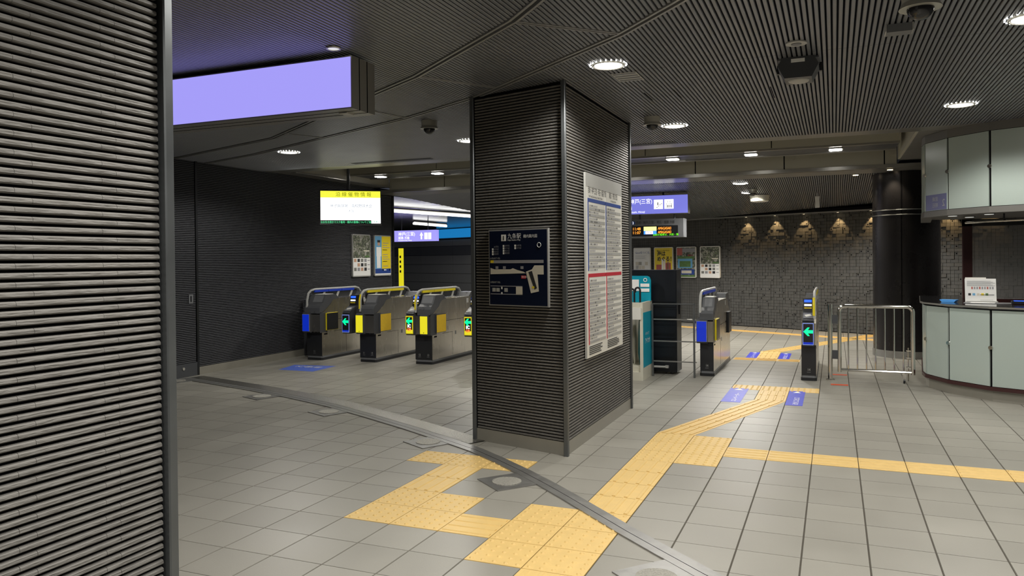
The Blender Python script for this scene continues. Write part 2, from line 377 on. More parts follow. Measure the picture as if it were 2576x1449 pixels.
# ================================================================ CEILING
OC = [(-6.95, 1.56), (-4.68, .80), (-2.47, -.62), (-1.97, -.934), (-.854, -1.82), (-.642, -2.04), (.8, -3.6), (2.6, -6.4)]
IC = [(-6.95, 2.10), (-5.683, 1.667), (-4.187, 1.011), (-2.848, .415), (-1.862, -.145), (-.385, -1.324), (.016, -1.743), (1.6, -3.5), (3.2, -6.4)]
c = MB(); c.box(-7, 5.6, -9, 3.15, H, H+.1, 'slatback')
ceiling = struct('ceiling', c)
def slat_prism(m, x, y0, y1, z0=None, z1=None):
    w = .0102; h = .016
    za = H if z0 is None else z0; zb = H if z1 is None else z1
    i = len(m.v)
    for y, z in ((y0, za), (y1, zb)):
        m.v += [(x-w, y, z), (x-w, y, z-h+.003), (x-w+.003, y, z-h), (x+w-.003, y, z-h), (x+w, y, z-h+.003), (x+w, y, z)]
    F = [[i+j, i+j+1, i+7+j, i+6+j] for j in range(5)]+[[i, i+5, i+4, i+3, i+2, i+1], [i+6, i+7, i+8, i+9, i+10, i+11]]
    m.f += F; m.m += [m.mi('slat')]*7
slats = []
n = int((4.0+6.85)/.03)
for k in range(n):
    x = -6.84+.03*k+.015
    yi, yo = interp(IC, x), interp(OC, x)
    seam = -.45
    if yi+.05 < seam < 3.1:
        slats.append((x, yi+.05, seam-.002)); slats.append((x, seam+.002, 3.12))
    else: slats.append((x, yi+.05, 3.12))
    slats.append((x, yo+.05, yi-.05)); 
    if yo-.05 > -6.4: slats.append((x, -6.4, yo-.05))
def slat_w(s):
    x, a, b = s; best = 0
    for y in (a, (a+b)/2, b):
        p = pix((x, y, H)); q = pix((x+.03, y, H))
        if p[2] > .3 and 400 < p[0] < 2600 and -20 < p[1] < 700: best = max(best, abs(q[0]-p[0]))
    return best
slats.sort(key=slat_w, reverse=True)
for s in slats[:300]:
    m = MB(); slat_prism(m, *s); m.build('slat', ceiling)
m = MB()
for s in slats[300:]: slat_prism(m, *s)
m.build('slat_field', ceiling, kind='stuff')
# tracks of the folding shutter
for poly in (OC, IC):
    for d in (-.028, .012):
        m = MB(); A = offs(poly, d); B = offs(poly, d+.016)
        for i in range(len(A)-1):
            m.poly([(*A[i], H-.022), (*B[i], H-.022), (*B[i+1], H-.022), (*A[i+1], H-.022)], 'track')
            m.poly([(*A[i], H), (*A[i], H-.022), (*A[i+1], H-.022), (*A[i+1], H)], 'track'); m.poly([(*B[i], H), (*B[i+1], H), (*B[i+1], H-.022), (*B[i], H-.022)], 'track')
        m.build('shutter_track', ceiling)
for p, q in (((-.854, -1.80), (-.385, -1.34)), ((-1.95, -.92), (-1.60, -.38)), ((-3.0, -.25), (-2.83, .40)), ((-4.36, .60), (-4.19, 1.0)), ((.3, -3.05), (.9, -2.75))):
    p, q = Vector((*p, 0)), Vector((*q, 0)); dd = (q-p).normalized(); nn = Vector((-dd.y, dd.x, 0)); m = MB()
    m.obox(p+nn*.008+Vector((0, 0, H-.02)), q-p, nn*.012, (0, 0, .02), 'track'); m.obox(p-nn*.02+Vector((0, 0, H-.02)), q-p, nn*.012, (0, 0, .02), 'track'); m.build('cross_track', ceiling)
# access hatch outlines
m = MB(); z = H-.0165
for x0, x1, y0, y1 in ((.31, .755, .49, .93), (-.62, -.38, .29, .6)):
    m.box(x0, x0+.006, y0, y1, z-.001, z+.01, 'dark'); m.box(x1-.006, x1, y0, y1, z-.001, z+.01, 'dark')
m.build('hatch_gap', ceiling)
# coffer
CX0, CX1, CY0, CY1, CZ = -6.5, 1.56, 3.15, 6.03, 3.4
cf = MB()
cf.box(-7, 5.6, CY0-.03, CY0+.26, H-.012, H+.1, 'lip')
struct('trim_1', cf)
cf = MB(); cf.box(CX0, CX1+.0, CY0+.26, CY1, CZ, CZ+.08, 'panel'); cf.box(-7, 5.6, CY0+.2, CY0+.26, H+.1, CZ, 'beige')
cof = struct('ceiling_coffer', cf)
xs = [-6.5, -5.4, -4.1, -2.8, -1.16, .10, 1.40, 1.56]
for a, b in zip(xs, xs[1:]):
    MB().box(a+.008, b-.008, CY1, CY1+.03, 2.70, CZ, 'beige').build('panel', cof)
MB().box(CX0, CX1, CY1+.03, CY1+.05, 2.66, CZ, 'dark').build('seam_backing', cof)
MB().box(CX1, CX1+.03, CY0+.26, CY1, H, CZ, 'beige').build('panel', cof); MB().box(CX0-.03, CX0, CY0+.26, CY1, H, CZ, 'beige').build('panel', cof)
MB().box(-7, CX0-.03, CY0+.26, CY1+.1, H-.01, H+.08, 'lip').build('side_soffit', cof)
MB().box(CX1+.03, 5.6, CY0+.26, 6.7, H-.01, H+.08, 'panel').build('side_soffit', cof)
MB().box(CX0-.03, CX0+.05, CY0+.26, CY1+.1, H-.02, H-.01, 'lip').build('side_lip', cof)
# lighting beam across the coffer
bm = thing('ceiling_beam', 'long pale boxed lighting beam across the ceiling recess', 'beam', (0, 0, 0))
bx = [-6.45, -4.85, -3.25, -1.62, .02, 1.50]
for a, b in zip(bx, bx[1:]):
    MB().prism([(4.72, 2.84), (4.74, 3.35), (5.40, 3.35), (5.42, 2.84)], a+.006, b-.006, 'beige', 0).build('beam_panel', bm)
MB().box(-6.45, 1.5, 4.73, 4.80, 2.815, 2.845, 'lip').build('edge_strip', bm); MB().box(-6.45, 1.5, 5.34, 5.41, 2.815, 2.845, 'lip').build('edge_strip', bm)
MB().box(-6.45, 1.5, 4.80, 5.34, 2.83, 2.848, 'dgrey').build('underside', bm)
for i, x in enumerate((-6.02, -4.98, -3.4, -2.3, -1.30, -.26, .78)):
    t = thing('beam_light', 'small oblong lamp glowing under the ceiling beam, '+('first', 'second', 'third', 'fourth', 'fifth', 'sixth', 'seventh')[i]+' from the ribbed wall', 'lamp', (x, 5.0, 2.83), 0, 'lamps under the ceiling beam')
    MB().box(-.09, .09, -.10, .10, -.022, 0, 'lip', .02).build('housing', t); MB().box(-.075, .075, -.08, .08, -.03, -.018, 'E_lamp', .02).build('lens', t)
    lamp('beam_lamp', 'SPOT', (x, 5.0, 2.78), 22, (1, .95, .85), spot_size=2.2, spot_blend=.8, shadow_soft_size=.07)
# rear ceiling
m = MB()
m.poly([(-7, 6.05, rear_z(6.05)), (-6.65, 6.6, rear_z(6.6)), (-5.5, 13.1, rear_z(13.1)), (5.6, 8.2, rear_z(8.2)), (5.6, 6.05, rear_z(6.05))], 'slatback')
rc = struct('ceiling_rear', m)
m = MB()
m.obox((-7, 6.02, 2.65), (12.6, 0, 0), (0, .06, 0), (0, 0, .05), 'lip'); m.obox((-7, 6.10, 2.648), (12.6, 0, 0), (0, .33, -.022), (0, 0, .02), 'lip'); m.build('frame', rc)
m = MB()
for k in range(int(12.4/.03)):
    x = -6.9+.03*k; y1 = min(wy(x)-.04, 12.3)
    if x < -5.5: y1 = 6.6+(x+6.65)*5.65
    if y1 > 6.6: slat_prism(m, x, 6.43, y1, rear_z(6.43)-.001, rear_z(y1)-.001)
m.build('slat_field', rc, kind='stuff')
# ================================================================ WALLS
# back wall: mosaic
mw = MB(); P0 = WALL0+WD*-4.6; L = 13.6
mw.obox(P0-WN*.02, WD*L, -WN*.1, (0, 0, 2.9), 'mortar2')
back = struct('wall_back', mw)
p = .062
V = []; F = []; dark = MB()
def mbox(s, z, w, h, d):
    i = len(V)
    for dd in (0, d):
        for a, b in ((0, 0), (w, 0), (w, h), (0, h)):
            q = WALL0+WD*(s+a)+WN*(dd-.02); V.append((q.x, q.y, z+b))
    F.extend([[i+4, i+5, i+6, i+7], [i, i+1, i+5, i+4], [i+1, i+2, i+6, i+5], [i+2, i+3, i+7, i+6], [i+3, i, i+4, i+7]])
for r_ in range(37):
    k = 0
    while k < 206:
        s = -4.6+k*p; z = .012+r_*p; w = p; flat = s < .9
        if not flat and R.random() < .12: w = 2*p; k += 1
        h = p
        d = .02+(.001 if flat else R.choice((.0, .002, .004, .004, .006, .009, .013, .018)))
        mbox(s+.002, z+.002, w-.004, h-.004, d)
        if not flat and w == p and R.random() < .105:
            q = WALL0+WD*(s+.021)+WN*(d-.0195); dark.obox(q+Vector((0, 0, z+.021)), WD*.022, WN*.0008, (0, 0, .022), 'dark')
        k += 1
me = bpy.data.meshes.new('mosaic_tile_field'); me.from_pydata(V, [], F); me.materials.append(MT['mosaic']); o = bpy.data.objects.new('mosaic_tile_field', me); COL.objects.link(o); o.parent = back; o['kind'] = 'stuff'
dark.build('tile_hole_field', back, kind='stuff')
MB().obox(WALL0+WD*-1.5+WN*.10+Vector((0, 0, 2.275)), WD*9, WN*.03, (0, 0, .028), 'lip').build('light_rail', back)
MB().obox(WALL0+WD*-4.6+WN*.0+Vector((0, 0, 2.308)), WD*13, WN*.16, (0, 0, .05), 'dark').build('cove', back)
# far back wall beyond the gates (platform passage)
fp = MB(); fp.obox(WALL0+WD*-16-WN*.03, WD*11.4, -WN*.1, (0, 0, 3.2), 'dark'); fw = struct('wall_passage', fp)
for c_ in range(7):
    s0 = -16+.88+c_*1.68-.04
    for r_ in range(8):
        z0 = -.08+r_*.281+.0; mt = 'wallpaneld' if r_ == 6 else 'wallpanel'
        if s0 < -4.8: MB().obox(WALL0+WD*(s0+.006)+Vector((0, 0, z0+.005)), WD*1.668, WN*.012, (0, 0, .271 if r_ < 7 else .19), mt).build('panel', fw)
# left wall with ribs
def ribs(m, P, D, N, length, z0, z1, mt, pitch=.0228, dep=.011, hh=.0155, joints=None):
    k = 0; z = z0
    while z+hh < z1:
        js = [0]+(joints(k) if joints else [])+[length]
        for a, b in zip(js, js[1:]):
            i = len(m.v); a2, b2 = a+.0006, b-.0006
            for s in (a2, b2):
                for (n_, zz) in ((0, 0), (dep*.75, .0012), (dep, .004), (dep*.95, hh-.004), (dep*.6, hh), (0, hh)):
                    q = P+D*s+N*n_; m.v.append((q.x, q.y, z+zz))
            ff = [[i+j, i+(j+1) % 6, i+6+(j+1) % 6, i+6+j] for j in range(6)]+[[i, i+5, i+4, i+3, i+2, i+1], [i+6, i+7, i+8, i+9, i+10, i+11]]
            if D.cross(Vector((0, 0, 1))).dot(N) > 0: ff = [f[::-1] for f in ff]
            m.f += ff; m.m += [m.mi(mt)]*len(ff)
        z += pitch; k += 1
LX = -6.80
m = MB(); m.box(LX-.3, LX-.012, -9, 6.60, 0, H, 'mortar'); m.box(LX-.02, LX+.004, 1.86, 6.60, 0, .10, 'plinth'); m.box(LX-.3, LX+.012, 6.60, 6.66, 0, H, 'trimd')
wl = struct('wall_left', m)
m = MB(); ribs(m, Vector((LX-.012, 1.88, 0)), Vector((0, 1, 0)), Vector((1, 0, 0)), 4.72, .104, H-.01, 'brickw'); m.build('brick_field', wl, kind='stuff')
m = MB(); ribs(m, Vector((LX-.012, -8.9, 0)), Vector((0, 1, 0)), Vector((1, 0, 0)), 9.0, .104, H-.01, 'brickw'); m.build('brick_field', wl, kind='stuff')
m = MB(); m.box(LX-.02, LX-.004, .2, 1.84, 0, H, 'mortar'); m.box(LX-.02, LX+.012, .2, 1.84, 0, .17, 'dgrey'); m.box(LX-.01, LX+.014, 1.83, 1.865, 0, H, 'trimd')
dr = struct('door_1', m)
m = MB(); ribs(m, Vector((LX-.004, .22, 0)), Vector((0, 1, 0)), Vector((1, 0, 0)), 1.60, .174, H-.01, 'brickw'); m.build('brick_field', dr, kind='stuff')
m = MB(); m.box(LX+.008, LX+.016, 1.70, 1.77, .925, 1.04, 'mgrey'); m.box(LX+.015, LX+.0175, 1.725, 1.742, .945, 1.02, 'dark'); m.build('pull_plate', dr)
MB().cyl((0, 0), .018, 0, .01, 'silver', 12).xf(Matrix.Translation((LX+.012, 1.60, .11)) @ Matrix.Rotation(math.pi/2, 4, 'Y')).build('stop_knob', dr)
# shell outside the frame
struct('wall_right', MB().box(5.6, 5.75, -9, 9, 0, 3.4, 'brickw')); struct('wall_front', MB().box(-7.1, 5.75, -9.15, -9, 0, 3.4, 'brickw'))
# passage ceiling and lights beyond the ribbed wall
m = MB()
pz = lambda x, y: 2.42+.03*(Vector((x, y, 0))-WALL0).dot(WN)
m.poly([(x, y, pz(x, y)) for x, y in ((-5.4, 13.15), (-5.45, 12.6), (-6.68, 6.3), (-16, 6.0), (-16, 18.2))], 'mirrorc')
pc = struct('ceiling_passage', m)
# columns --------------------------------------------------------
def joints_fn(off, length, n=.24, d=.045):
    def f(k):
        a = (off+(d if k % 2 else 0)) % n; out = []
        while a < length-.01:
            if a > .01: out.append(a)
            a += n
        return out
    return f
def column(name, pts, joff, label_parts=None, limit=300, faces=(0, 1)):
    """pts: footprint counter-clockwise; faces to clad as individual bricks come first"""
    m = MB(); cx = sum(p[0] for p in pts)/4; cy = sum(p[1] for p in pts)/4
    ins = [(p[0]+(cx-p[0])*.03, p[1]+(cy-p[1])*.015) for p in pts]
    m.prism([(p[0], p[1]) for p in ins], 0, H-.017, 'mortar', 2)
    m.prism([(p[0], p[1]) for p in pts], 0, .098, 'plinth', 2)
    root = struct(name, m); cnt = 0; rest = MB()
    for fi in faces+tuple(i for i in range(4) if i not in faces):
        A = Vector((*pts[fi], 0)); B = Vector((*pts[(fi+1) % 4], 0)); D = (B-A); Ln = D.length; D.normalize(); N = Vector((D.y, -D.x, 0))
        P = A+D*.026-N*.013; Ln -= .052
        z = .102; k = 0; jf = joints_fn(joff[fi], Ln)
        rows = []
        while z+.0155 < H-.03: rows.append((z, k)); z += .0228; k += 1
        if fi == faces[0]: rows = rows[::-1] if name == 'pillar' else rows
        for z, k in rows:
            js = [0]+jf(k)+[Ln]
            for a, b in zip(js, js[1:]):
                one = MB() if (cnt < limit and fi in faces and faces[0] == fi) else rest
                ribs(one, P+D*a, D, N, b-a, z, z+.016, 'brick', dep=.013)
                if one is not rest: one.build('brick', root); cnt += 1
    rest.build('brick_field', root, kind='stuff')
    for x, y in pts:
        MB().box(x-.017, x+.017, y-.017, y+.017, 0, H-.017, 'trim', .004).build('corner_trim', root)
    return root
# footprint order: A->B faces: 0 = face towards the left-front (map side), 1 = right side, 2 = back, 3 = left
CP = [(-1.907, -.145), (-1.056, -.386), (-1.056, 1.548), (-1.907, 1.70)]
column('column', CP, [.10, .10, .1, .1], faces=(0,))
PP = [(-1.95, -5.95), (-1.056, -5.95), (-1.056, -4.012), (-1.95, -3.80)]
column('pillar', PP, [.1, .018+.24*0, .1, .1], faces=(1,))
# round pillar by the kiosk
c = (1.715, 6.76); m = MB(); m.cyl(c, .45, .0, .10, 'steeld', 48); m.cyl(c, .44, .10, 2.70, 'pillar', 48)
rp = struct('round_pillar', m, smooth=True)
for z in (2.02, 2.09): MB().torus((c[0], c[1], z), .442, .008, 'trim', 40).build('ring', rp)  # thin rings stand in for the wall trim's reflection on the pillar
a = math.atan2(CAM.y-c[1], CAM.x-c[0])-.13; MB().box(-.006, .006, -.445, -.43, .10, 2.66, 'dark').xf(Matrix.Translation((c[0], c[1], 0)) @ Matrix.Rotation(a+math.pi/2, 4, 'Z')).build('seam', rp)
# ================================================================ LIGHTS (downlights)
def downlight(x, y, where, z=None, r=.105, power=SPOT_W, on=True, name='downlight', col=(1, .97, .90), size=2.75):
    z = H-.016 if z is None else z
    t = thing(name, where, 'ceiling light', (x, y, z), 0, 'round downlights in the slatted ceiling')
    m = MB(); m.cyl((0, 0), r, -.006, .0, 'lip', 28); m.cyl((0, 0), r*.88, -.0075, -.005, 'E_lamp' if on else 'E_dim', 28); m2 = MB()
    m.build('lens', t)
    MB().torus((0, 0, -.005), r, .007, 'silver', 29, 6).build('ring', t)
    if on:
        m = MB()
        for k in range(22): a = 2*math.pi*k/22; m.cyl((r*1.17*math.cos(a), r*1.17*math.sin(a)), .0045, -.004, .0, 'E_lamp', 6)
        m.build('glint_field', t, kind='stuff')  # glowing beads stand in for glints on the slat ends
    if on: lamp('downlight_and_fill', 'SPOT', (x, y, z-.03), power, col, spot_size=size, spot_blend=.35, shadow_soft_size=r*.8)
    return t
DL = [(-.637, -.677, 'bright round downlight nearest the top of the map column'), (-.684, 1.90, 'round downlight just beyond the column, beside the dome camera'), (1.771, 1.93, 'round downlight above the kiosk front'),
      (1.76, -.694, 'round downlight cut by the upper right corner of the picture'), (-5.188, 1.69, 'glaring round downlight above the ribbed wall'), (-2.903, 1.854, 'round downlight left of the column, partly hidden by it')]
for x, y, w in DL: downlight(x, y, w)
for x, y in ((-.64, -3.3), (.05, -5.0), (.9, -3.9), (2.6, -3.3), (4.1, -.69), (4.1, 1.93), (4.1, -3.3), (-.64, -6), (1.76, -6), (-3.6, -4.4)):  # off-frame downlights, with unseen spots added to brighten the near pillar
    lamp('downlight_and_fill', 'SPOT', (x, y, 2.70), SPOT_W*(.6 if x > 1.5 and y < -3 else 1), (1, .97, .90), spot_size=2.5, spot_blend=.55, shadow_soft_size=.09)
downlight(-2.05, -1.79, 'small dim downlight grazing the top of the blank purple sign', r=.04, on=False)
for x, y, w in ((-.60, 6.9, 'round downlight in the rear ceiling before the ventilator'), (-.58, 7.9, 'round downlight partly hidden by a dome camera, rear ceiling'), (-4.70, 6.4, 'round downlight in the rear ceiling left of the column')):
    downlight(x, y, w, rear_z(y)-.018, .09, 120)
for x, y, w in ((1.05, 6.55, 'small square downlight in the rear ceiling near the round pillar'), (1.48, 6.25, 'small square downlight right above the round pillar')):
    t = thing('small_downlight', w, 'ceiling light', (x, y, rear_z(y)-.018), 0, 'small rear downlights'); MB().box(-.05, .05, -.05, .05, -.01, 0, 'lip').build('frame', t); MB().box(-.035, .035, -.035, .035, -.014, -.008, 'E_lampw').build('lens', t)
    lamp('small_lamp', 'SPOT', (x, y, rear_z(y)-.05), 14, (1, .85, .6), spot_size=1.6, spot_blend=.6, shadow_soft_size=.03)
for x, y in ((-3.0, 8.6), (3.2, 6.9), (1.4, 8.6), (-2.0, 9.6)): lamp('rear_and_fill_lamp', 'SPOT', (x, y, rear_z(y)-.08), 75, (1, .96, .88), spot_size=2.5, spot_blend=.6, shadow_soft_size=.09)  # the last spot is unseen, added to brighten the posters
names = ('leftmost', 'second from the left', 'third from the left', 'fourth from the left', 'fifth, beside the round pillar')
for i, s in enumerate((1.647, 2.293, 2.91, 3.583, 4.20, 4.85, 5.5, 6.1)):
    q = WALL0+WD*s+WN*.085
    if i < 5:
        t = thing('wall_washer', 'small warm spotlight over the mosaic wall, '+names[i], 'spotlight', (q.x, q.y, 2.30), 0, 'warm spotlights along the mosaic wall')
        MB().cyl((0, 0), .028, -.02, .0, 'lip', 14).build('housing', t); MB().cyl((0, 0), .022, -.024, -.018, 'E_lampw', 14).build('lens', t)
    lamp('washer_lamp', 'SPOT', (q.x, q.y, 2.268), 17, (1, .66, .30), rot=Euler((0, 0, 0)), spot_size=1.25, spot_blend=.35, shadow_soft_size=.012)
# passage tube light, and its ceiling reflection modelled as a second glowing tube
for P, Q, lab in (((-7.9, 8.2, 2.50), (-6.85, 10.15, 2.44), 'long glowing tube light on the passage ceiling beyond the gates'), ((-9.4, 11.9, 2.42), (-9.0, 13.0, 2.38), 'reflection of the tube light, modelled as a short glowing tube deeper in the passage')):
    t = thing('tube_and_reflection', lab, 'tube light'); MB().tube([P, Q], .028, 'E_tube', 8).build('tube', t); MB().tube([(P[0], P[1], P[2]+.05), (Q[0], Q[1], Q[2]+.05)], .028, 'lip', 4).build('housing', t)
lamp('passage_lamp', 'AREA', (-8.4, 9.6, 2.38), 75, (.95, .97, 1), shape='RECTANGLE', size=4, size_y=.5, rot=(0, 0, .9))
# ================================================================ CEILING DEVICES
def on_ceiling(z=None): return H-.016 if z is None else z
def dome_cam(x, y, lab, z=None, s=1):
    t = thing('dome_camera', lab, 'camera', (x, y, on_ceiling(z)), 0, 'dome cameras under the ceiling')
    MB().cyl((0, 0), .072*s, -.05*s, 0, 'silver', 24, .075*s).build('mount', t, smooth=True)
    MB().cyl((0, 0), .085*s, -.075*s, -.05*s, 'silver', 24, .072*s).build('collar', t, smooth=True); MB().dome((0, 0, -.07*s), .055*s, 'smoke', 20, 6).build('dome', t, smooth=True)
    return t
dome_cam(-2.72, .629, 'silver dome camera above the gate rails, left of the column'); dome_cam(-.785, 1.35, 'dome camera beside the downlight right behind the column'); dome_cam(1.154, -1.42, 'dome camera cut by the top edge of the picture', s=1.15)
dome_cam(-.47, 7.5, 'far dome camera above the white ventilator drum', rear_z(7.5)-.018, .9)
t = thing('ceiling_speaker', 'flat round ceiling speaker with a pale ring', 'speaker', (.55, -.707, H-.016)); MB().cyl((0, 0), .062, -.008, 0, 'lgrey', 28).build('ring', t); MB().cyl((0, 0), .03, -.012, -.006, 'mgrey', 20).build('grille', t)
t = thing('ceiling_projector', 'dark grey box unit hanging from two brackets under the slatted ceiling', 'ceiling unit', (.545, -.22, H-.016)); t.scale = (.84, .84, .9)
MB().prism([(-.15, -.06), (-.115, 0), (.115, 0), (.15, -.06), (.10, -.15), (-.10, -.15)][::-1], -.17, .08, 'dgrey', 1).xf(Matrix.Identity(4)).build('housing', t)
MB().box(-.15, .15, -.14, .12, -.012, 0, 'mgrey').build('bracket', t); MB().box(-.17, .17, .09, .13, -.06, 0, 'black').build('bracket', t)
MB().box(-.05, .05, -.175, -.170, -.04, -.015, 'paper').build('label_plate', t); MB().dome((0, -.04, -.15), .08, 'lgrey', 16, 4, sz=.25).build('lens_cover', t)
t = thing('ceiling_box', 'small grey box unit fixed under the ceiling near the upper right corner', 'ceiling unit', (1.10, -.83, H-.016))
MB().box(-.065, .065, -.05, .04, -.045, 0, 'mgrey').build('housing', t); MB().box(-.072, -.065, -.055, .05, -.04, 0, 'lgrey').build('bracket', t); MB().box(.065, .072, -.055, .05, -.04, 0, 'lgrey').build('bracket', t)
for nm, x, y, w, d, lab in (('a', -.60, -.29, .18, .26, 'square air grille right behind the bright downlight by the column'), ('b', -1.22, 3.0, .70, .12, 'long narrow air grille at the ceiling edge behind the column'), ('c', -4.55, 2.95, 1.2, .10, 'long dark air grille at the ceiling edge above the gates')):
    t = thing('air_grille', lab, 'air grille', (x, y, H-.0165), 0, 'ceiling air grilles'); MB().box(-w/2, w/2, -d/2, d/2, -.003, 0, 'mgrey' if nm != 'a' else 'lgrey').build('frame', t)
    for k in range(4): MB().box(-w/2+.01, w/2-.01, -d/2+d*(k+.25)/4, -d/2+d*(k+.6)/4, -.006, -.002, 'mgrey').build('louvre', t)
t = thing('ceiling_ventilator', 'white drum ventilator under the rear ceiling', 'ventilator', (-.43, 8.25, rear_z(8.25)-.018)); MB().cyl((0, 0), .155, -.10, 0, 'cream', 32, .165).build('drum', t, smooth=True); MB().dome((0, 0, -.10), .152, 'white', 32, 4, sz=.12).build('cover', t, smooth=True)
t = thing('hanging_detector', 'narrow white box hanging from the rear ceiling before the mosaic wall', 'detector', (.50, 8.2, rear_z(8.2)-.018)); MB().box(-.006, .006, -.006, .006, -.06, 0, 'lgrey').build('stem', t); MB().box(-.035, .035, -.02, .02, -.25, -.06, 'white').build('box', t)
# ================================================================ SIGNS
def light_sign(name, lab, x0, x1, y0, y1, z0, z1, face, rods=True, ztop=H-.016, ribs_=True):
    t = thing(name, lab, 'sign', ((x0+x1)/2, y0, z0)); w = (x1-x0)/2; d = y1-y0; h = z1-z0
    MB().box(-w, w, .004, d, 0, h, 'lip').build('housing', t)
    MB().box(-w+.008, w-.008, 0, .006, .008, h-.008, face).build('light_panel', t)
    if ribs_:
        for k in (1, 2): MB().box(w-.001, w+.001, d*k/3-.004, d*k/3+.004, 0, h, 'dark').build('side_groove', t); MB().box(-w, w, d*k/3-.004, d*k/3+.004, -.001, .001, 'dark').build('bottom_groove', t)
        for xx in (w-.13, -w+.3): MB().box(xx-.03, xx+.03, d*.35, d*.65, -.008, 0, 'lgrey').build('latch', t)
    if rods:
        for xx in (-w*.5, w*.5): MB().cyl((xx, d/2), .015, h, ztop-z0, 'black', 8).build('rod', t)
    return t
s1 = light_sign('light_sign', 'wide blank purple light box sign hanging beside the near pillar', -4.6, -1.985, -1.70, -1.44, 2.385, 2.71, 'E_purple', True)
s2 = light_sign('light_sign', 'purple-blue platform sign with lift and escalator symbols behind the column', -3.25, -1.506, 7.40, 7.56, 2.198, 2.52, 'E_purple2', True, rear_z(7.4), False)
FY = Matrix.Identity(4)
def face_text(t, name, txt, size, m, x, z, y=-.003, **k): return text(name, txt, size, m, plane_mtx((x, y, z), (1, 0, 0)), t, **k)
w2 = .872
face_text(s2, 'lettering', '尼崎・神戸(三宮)', .095, 'E_wsign', w2-1.26, .19, squash=.9); face_text(s2, 'lettering', '明石・姫路方面', .07, 'E_wsign', w2-1.45, .085)
face_text(s2, 'lettering', 'for Amagasaki, Kobe(Sannomiya), Akashi, Himeji', .045, 'E_wsign', w2-1.62, .03)
for x, nm in ((.58, 'escalator'), (.40, 'lift')):
    MB().box(w2-x, w2-x+.155, -.004, -.001, .085, .245, 'E_wsign', 0).build('pictogram', s2)
m = MB()
for q in range(4): m.box(w2-.57+.03+q*.026, w2-.57+.056+q*.026, -.006, -.004, .11+q*.02, .118+q*.02, 'inkg'); 
m.box(w2-.52, w2-.505, -.006, -.004, .15, .20, 'inkg'); m.build('escalator_symbol', s2)
m = MB(); m.box(w2-.37, w2-.365, -.006, -.004, .10, .17, 'inkg'); m.box(w2-.28, w2-.275, -.006, -.004, .10, .17, 'inkg'); m.box(w2-.37, w2-.275, -.006, -.004, .17, .175, 'inkg')
for q in range(3): m.box(w2-.352+q*.028, w2-.340+q*.028, -.006, -.004, .105, .150, 'inkg')
m.box(w2-.345, w2-.340, -.006, -.004, .19, .22, 'inkg'); m.box(w2-.305, w2-.300, -.006, -.004, .19, .22, 'inkg'); m.build('lift_symbol', s2)
# departure board
t = thing('departure_board', 'grey departure board with orange LED lettering below the purple-blue sign', 'display board', (-2.48, 7.4, 1.80))
MB().box(-.77, .90, 0, .26, 0, .315, 'mgrey', .01).build('case', t); MB().box(-.01, .80, -.004, .002, .025, .20, 'black').build('screen', t)
for x in (.12, .72): MB().cyl((x, .12), .018, .315, .396, 'mgrey', 10).build('hanger', t)
MB().cyl((0, 0), .035, -.0, .004, 'bluei', 20).xf(Matrix.Translation((.03, -.002, .255)) @ Matrix.Rotation(math.pi/2, 4, 'X')).build('number_disc', t)
face_text(t, 'platform_number', '2', .06, 'E_wsign', .014, .236, -.007)
face_text(t, 'lettering', '尼崎・神戸(三宮)・明石・姫路 方面', .058, 'ink', .08, .235, -.006, squash=.72)
face_text(t, 'lettering', 'for Amagasaki, Kobe, Akashi, Himeji', .02, 'inkg', .12, .212, -.006)
face_text(t, 'led_time', '11:48', .070, 'E_or', .015, .128, -.006, squash=.95); face_text(t, 'led_time', '11:07', .070, 'E_or', .015, .062, -.006, squash=.95)
face_text(t, 'led_destination', 'AMAGASAKI', .066, 'E_or', .46, .130, -.006, squash=.62); face_text(t, 'led_destination', 'AMAGASAKI', .066, 'E_or', .46, .066, -.006, squash=.62)
MB().box(.215, .435, -.007, -.004, .115, .185, 'E_led_y').build('led_block', t); MB().box(.215, .435, -.007, -.004, .055, .112, 'E_led_b').build('led_block', t); MB().box(.245, .375, -.008, -.005, .058, .108, 'E_led_p').build('led_block', t)
face_text(t, 'led_service', 'LOCAL', .042, 'E_red', .25, .068, -.010, squash=.9)
face_text(t, 'led_ticker', '当駅の電車は、大阪・難', .04, 'E_lgreen', .37, .030, -.007)
# LCD
t = thing('hanging_screen', 'lit white and yellow information screen hanging before the ribbed wall', 'screen', (-5.93, 4.02, 2.26), .62)
tilt = Matrix.Rotation(-.10, 4, 'X'); 
def tm_(mb): return mb.xf(tilt)
tm_(MB().box(-.455, .455, -.01, .05, -.27, .255, 'black', .005)).build('case', t); tm_(MB().box(-.44, .44, -.014, -.009, -.205, .235, 'E_white')).build('screen', t)
tm_(MB().box(-.44, .44, -.016, -.012, .135, .235, 'E_yel')).build('title_band', t); tm_(MB().box(.30, .44, -.016, -.012, -.255, -.20, 'E_white')).build('clock_panel', t)
MB().cyl((-.03, .05), .022, .10, 1.14, 'dgrey', 10).build('pole', t); MB().box(-.1, .04, .03, .08, -.1, .12, 'dgrey').build('bracket', t)
for nm, tx, sz, mm, x, z, sq in (('lettering', '沿 線 催 物 情 報', .075, 'E_txt2', -.22, .158, .95), ('lettering', '甲子園球場　高校野球大会', .056, 'E_txt', -.30, -.01, .92), ('lettering', '大阪…', .045, 'E_txt', -.04, -.085, 1), ('ticker', 'なお引き続きマスク着用・構内の整備についてご協力下さい', .040, 'E_gtext', -.44, -.250, .80)):
    text(nm, tx, sz, mm, tilt @ plane_mtx((x, -.018, z), (1, 0, 0)), t, squash=sq)
text('clock', '11:41', .04, 'E_txt', tilt @ plane_mtx((.32, -.018, -.245), (1, 0, 0)), t)
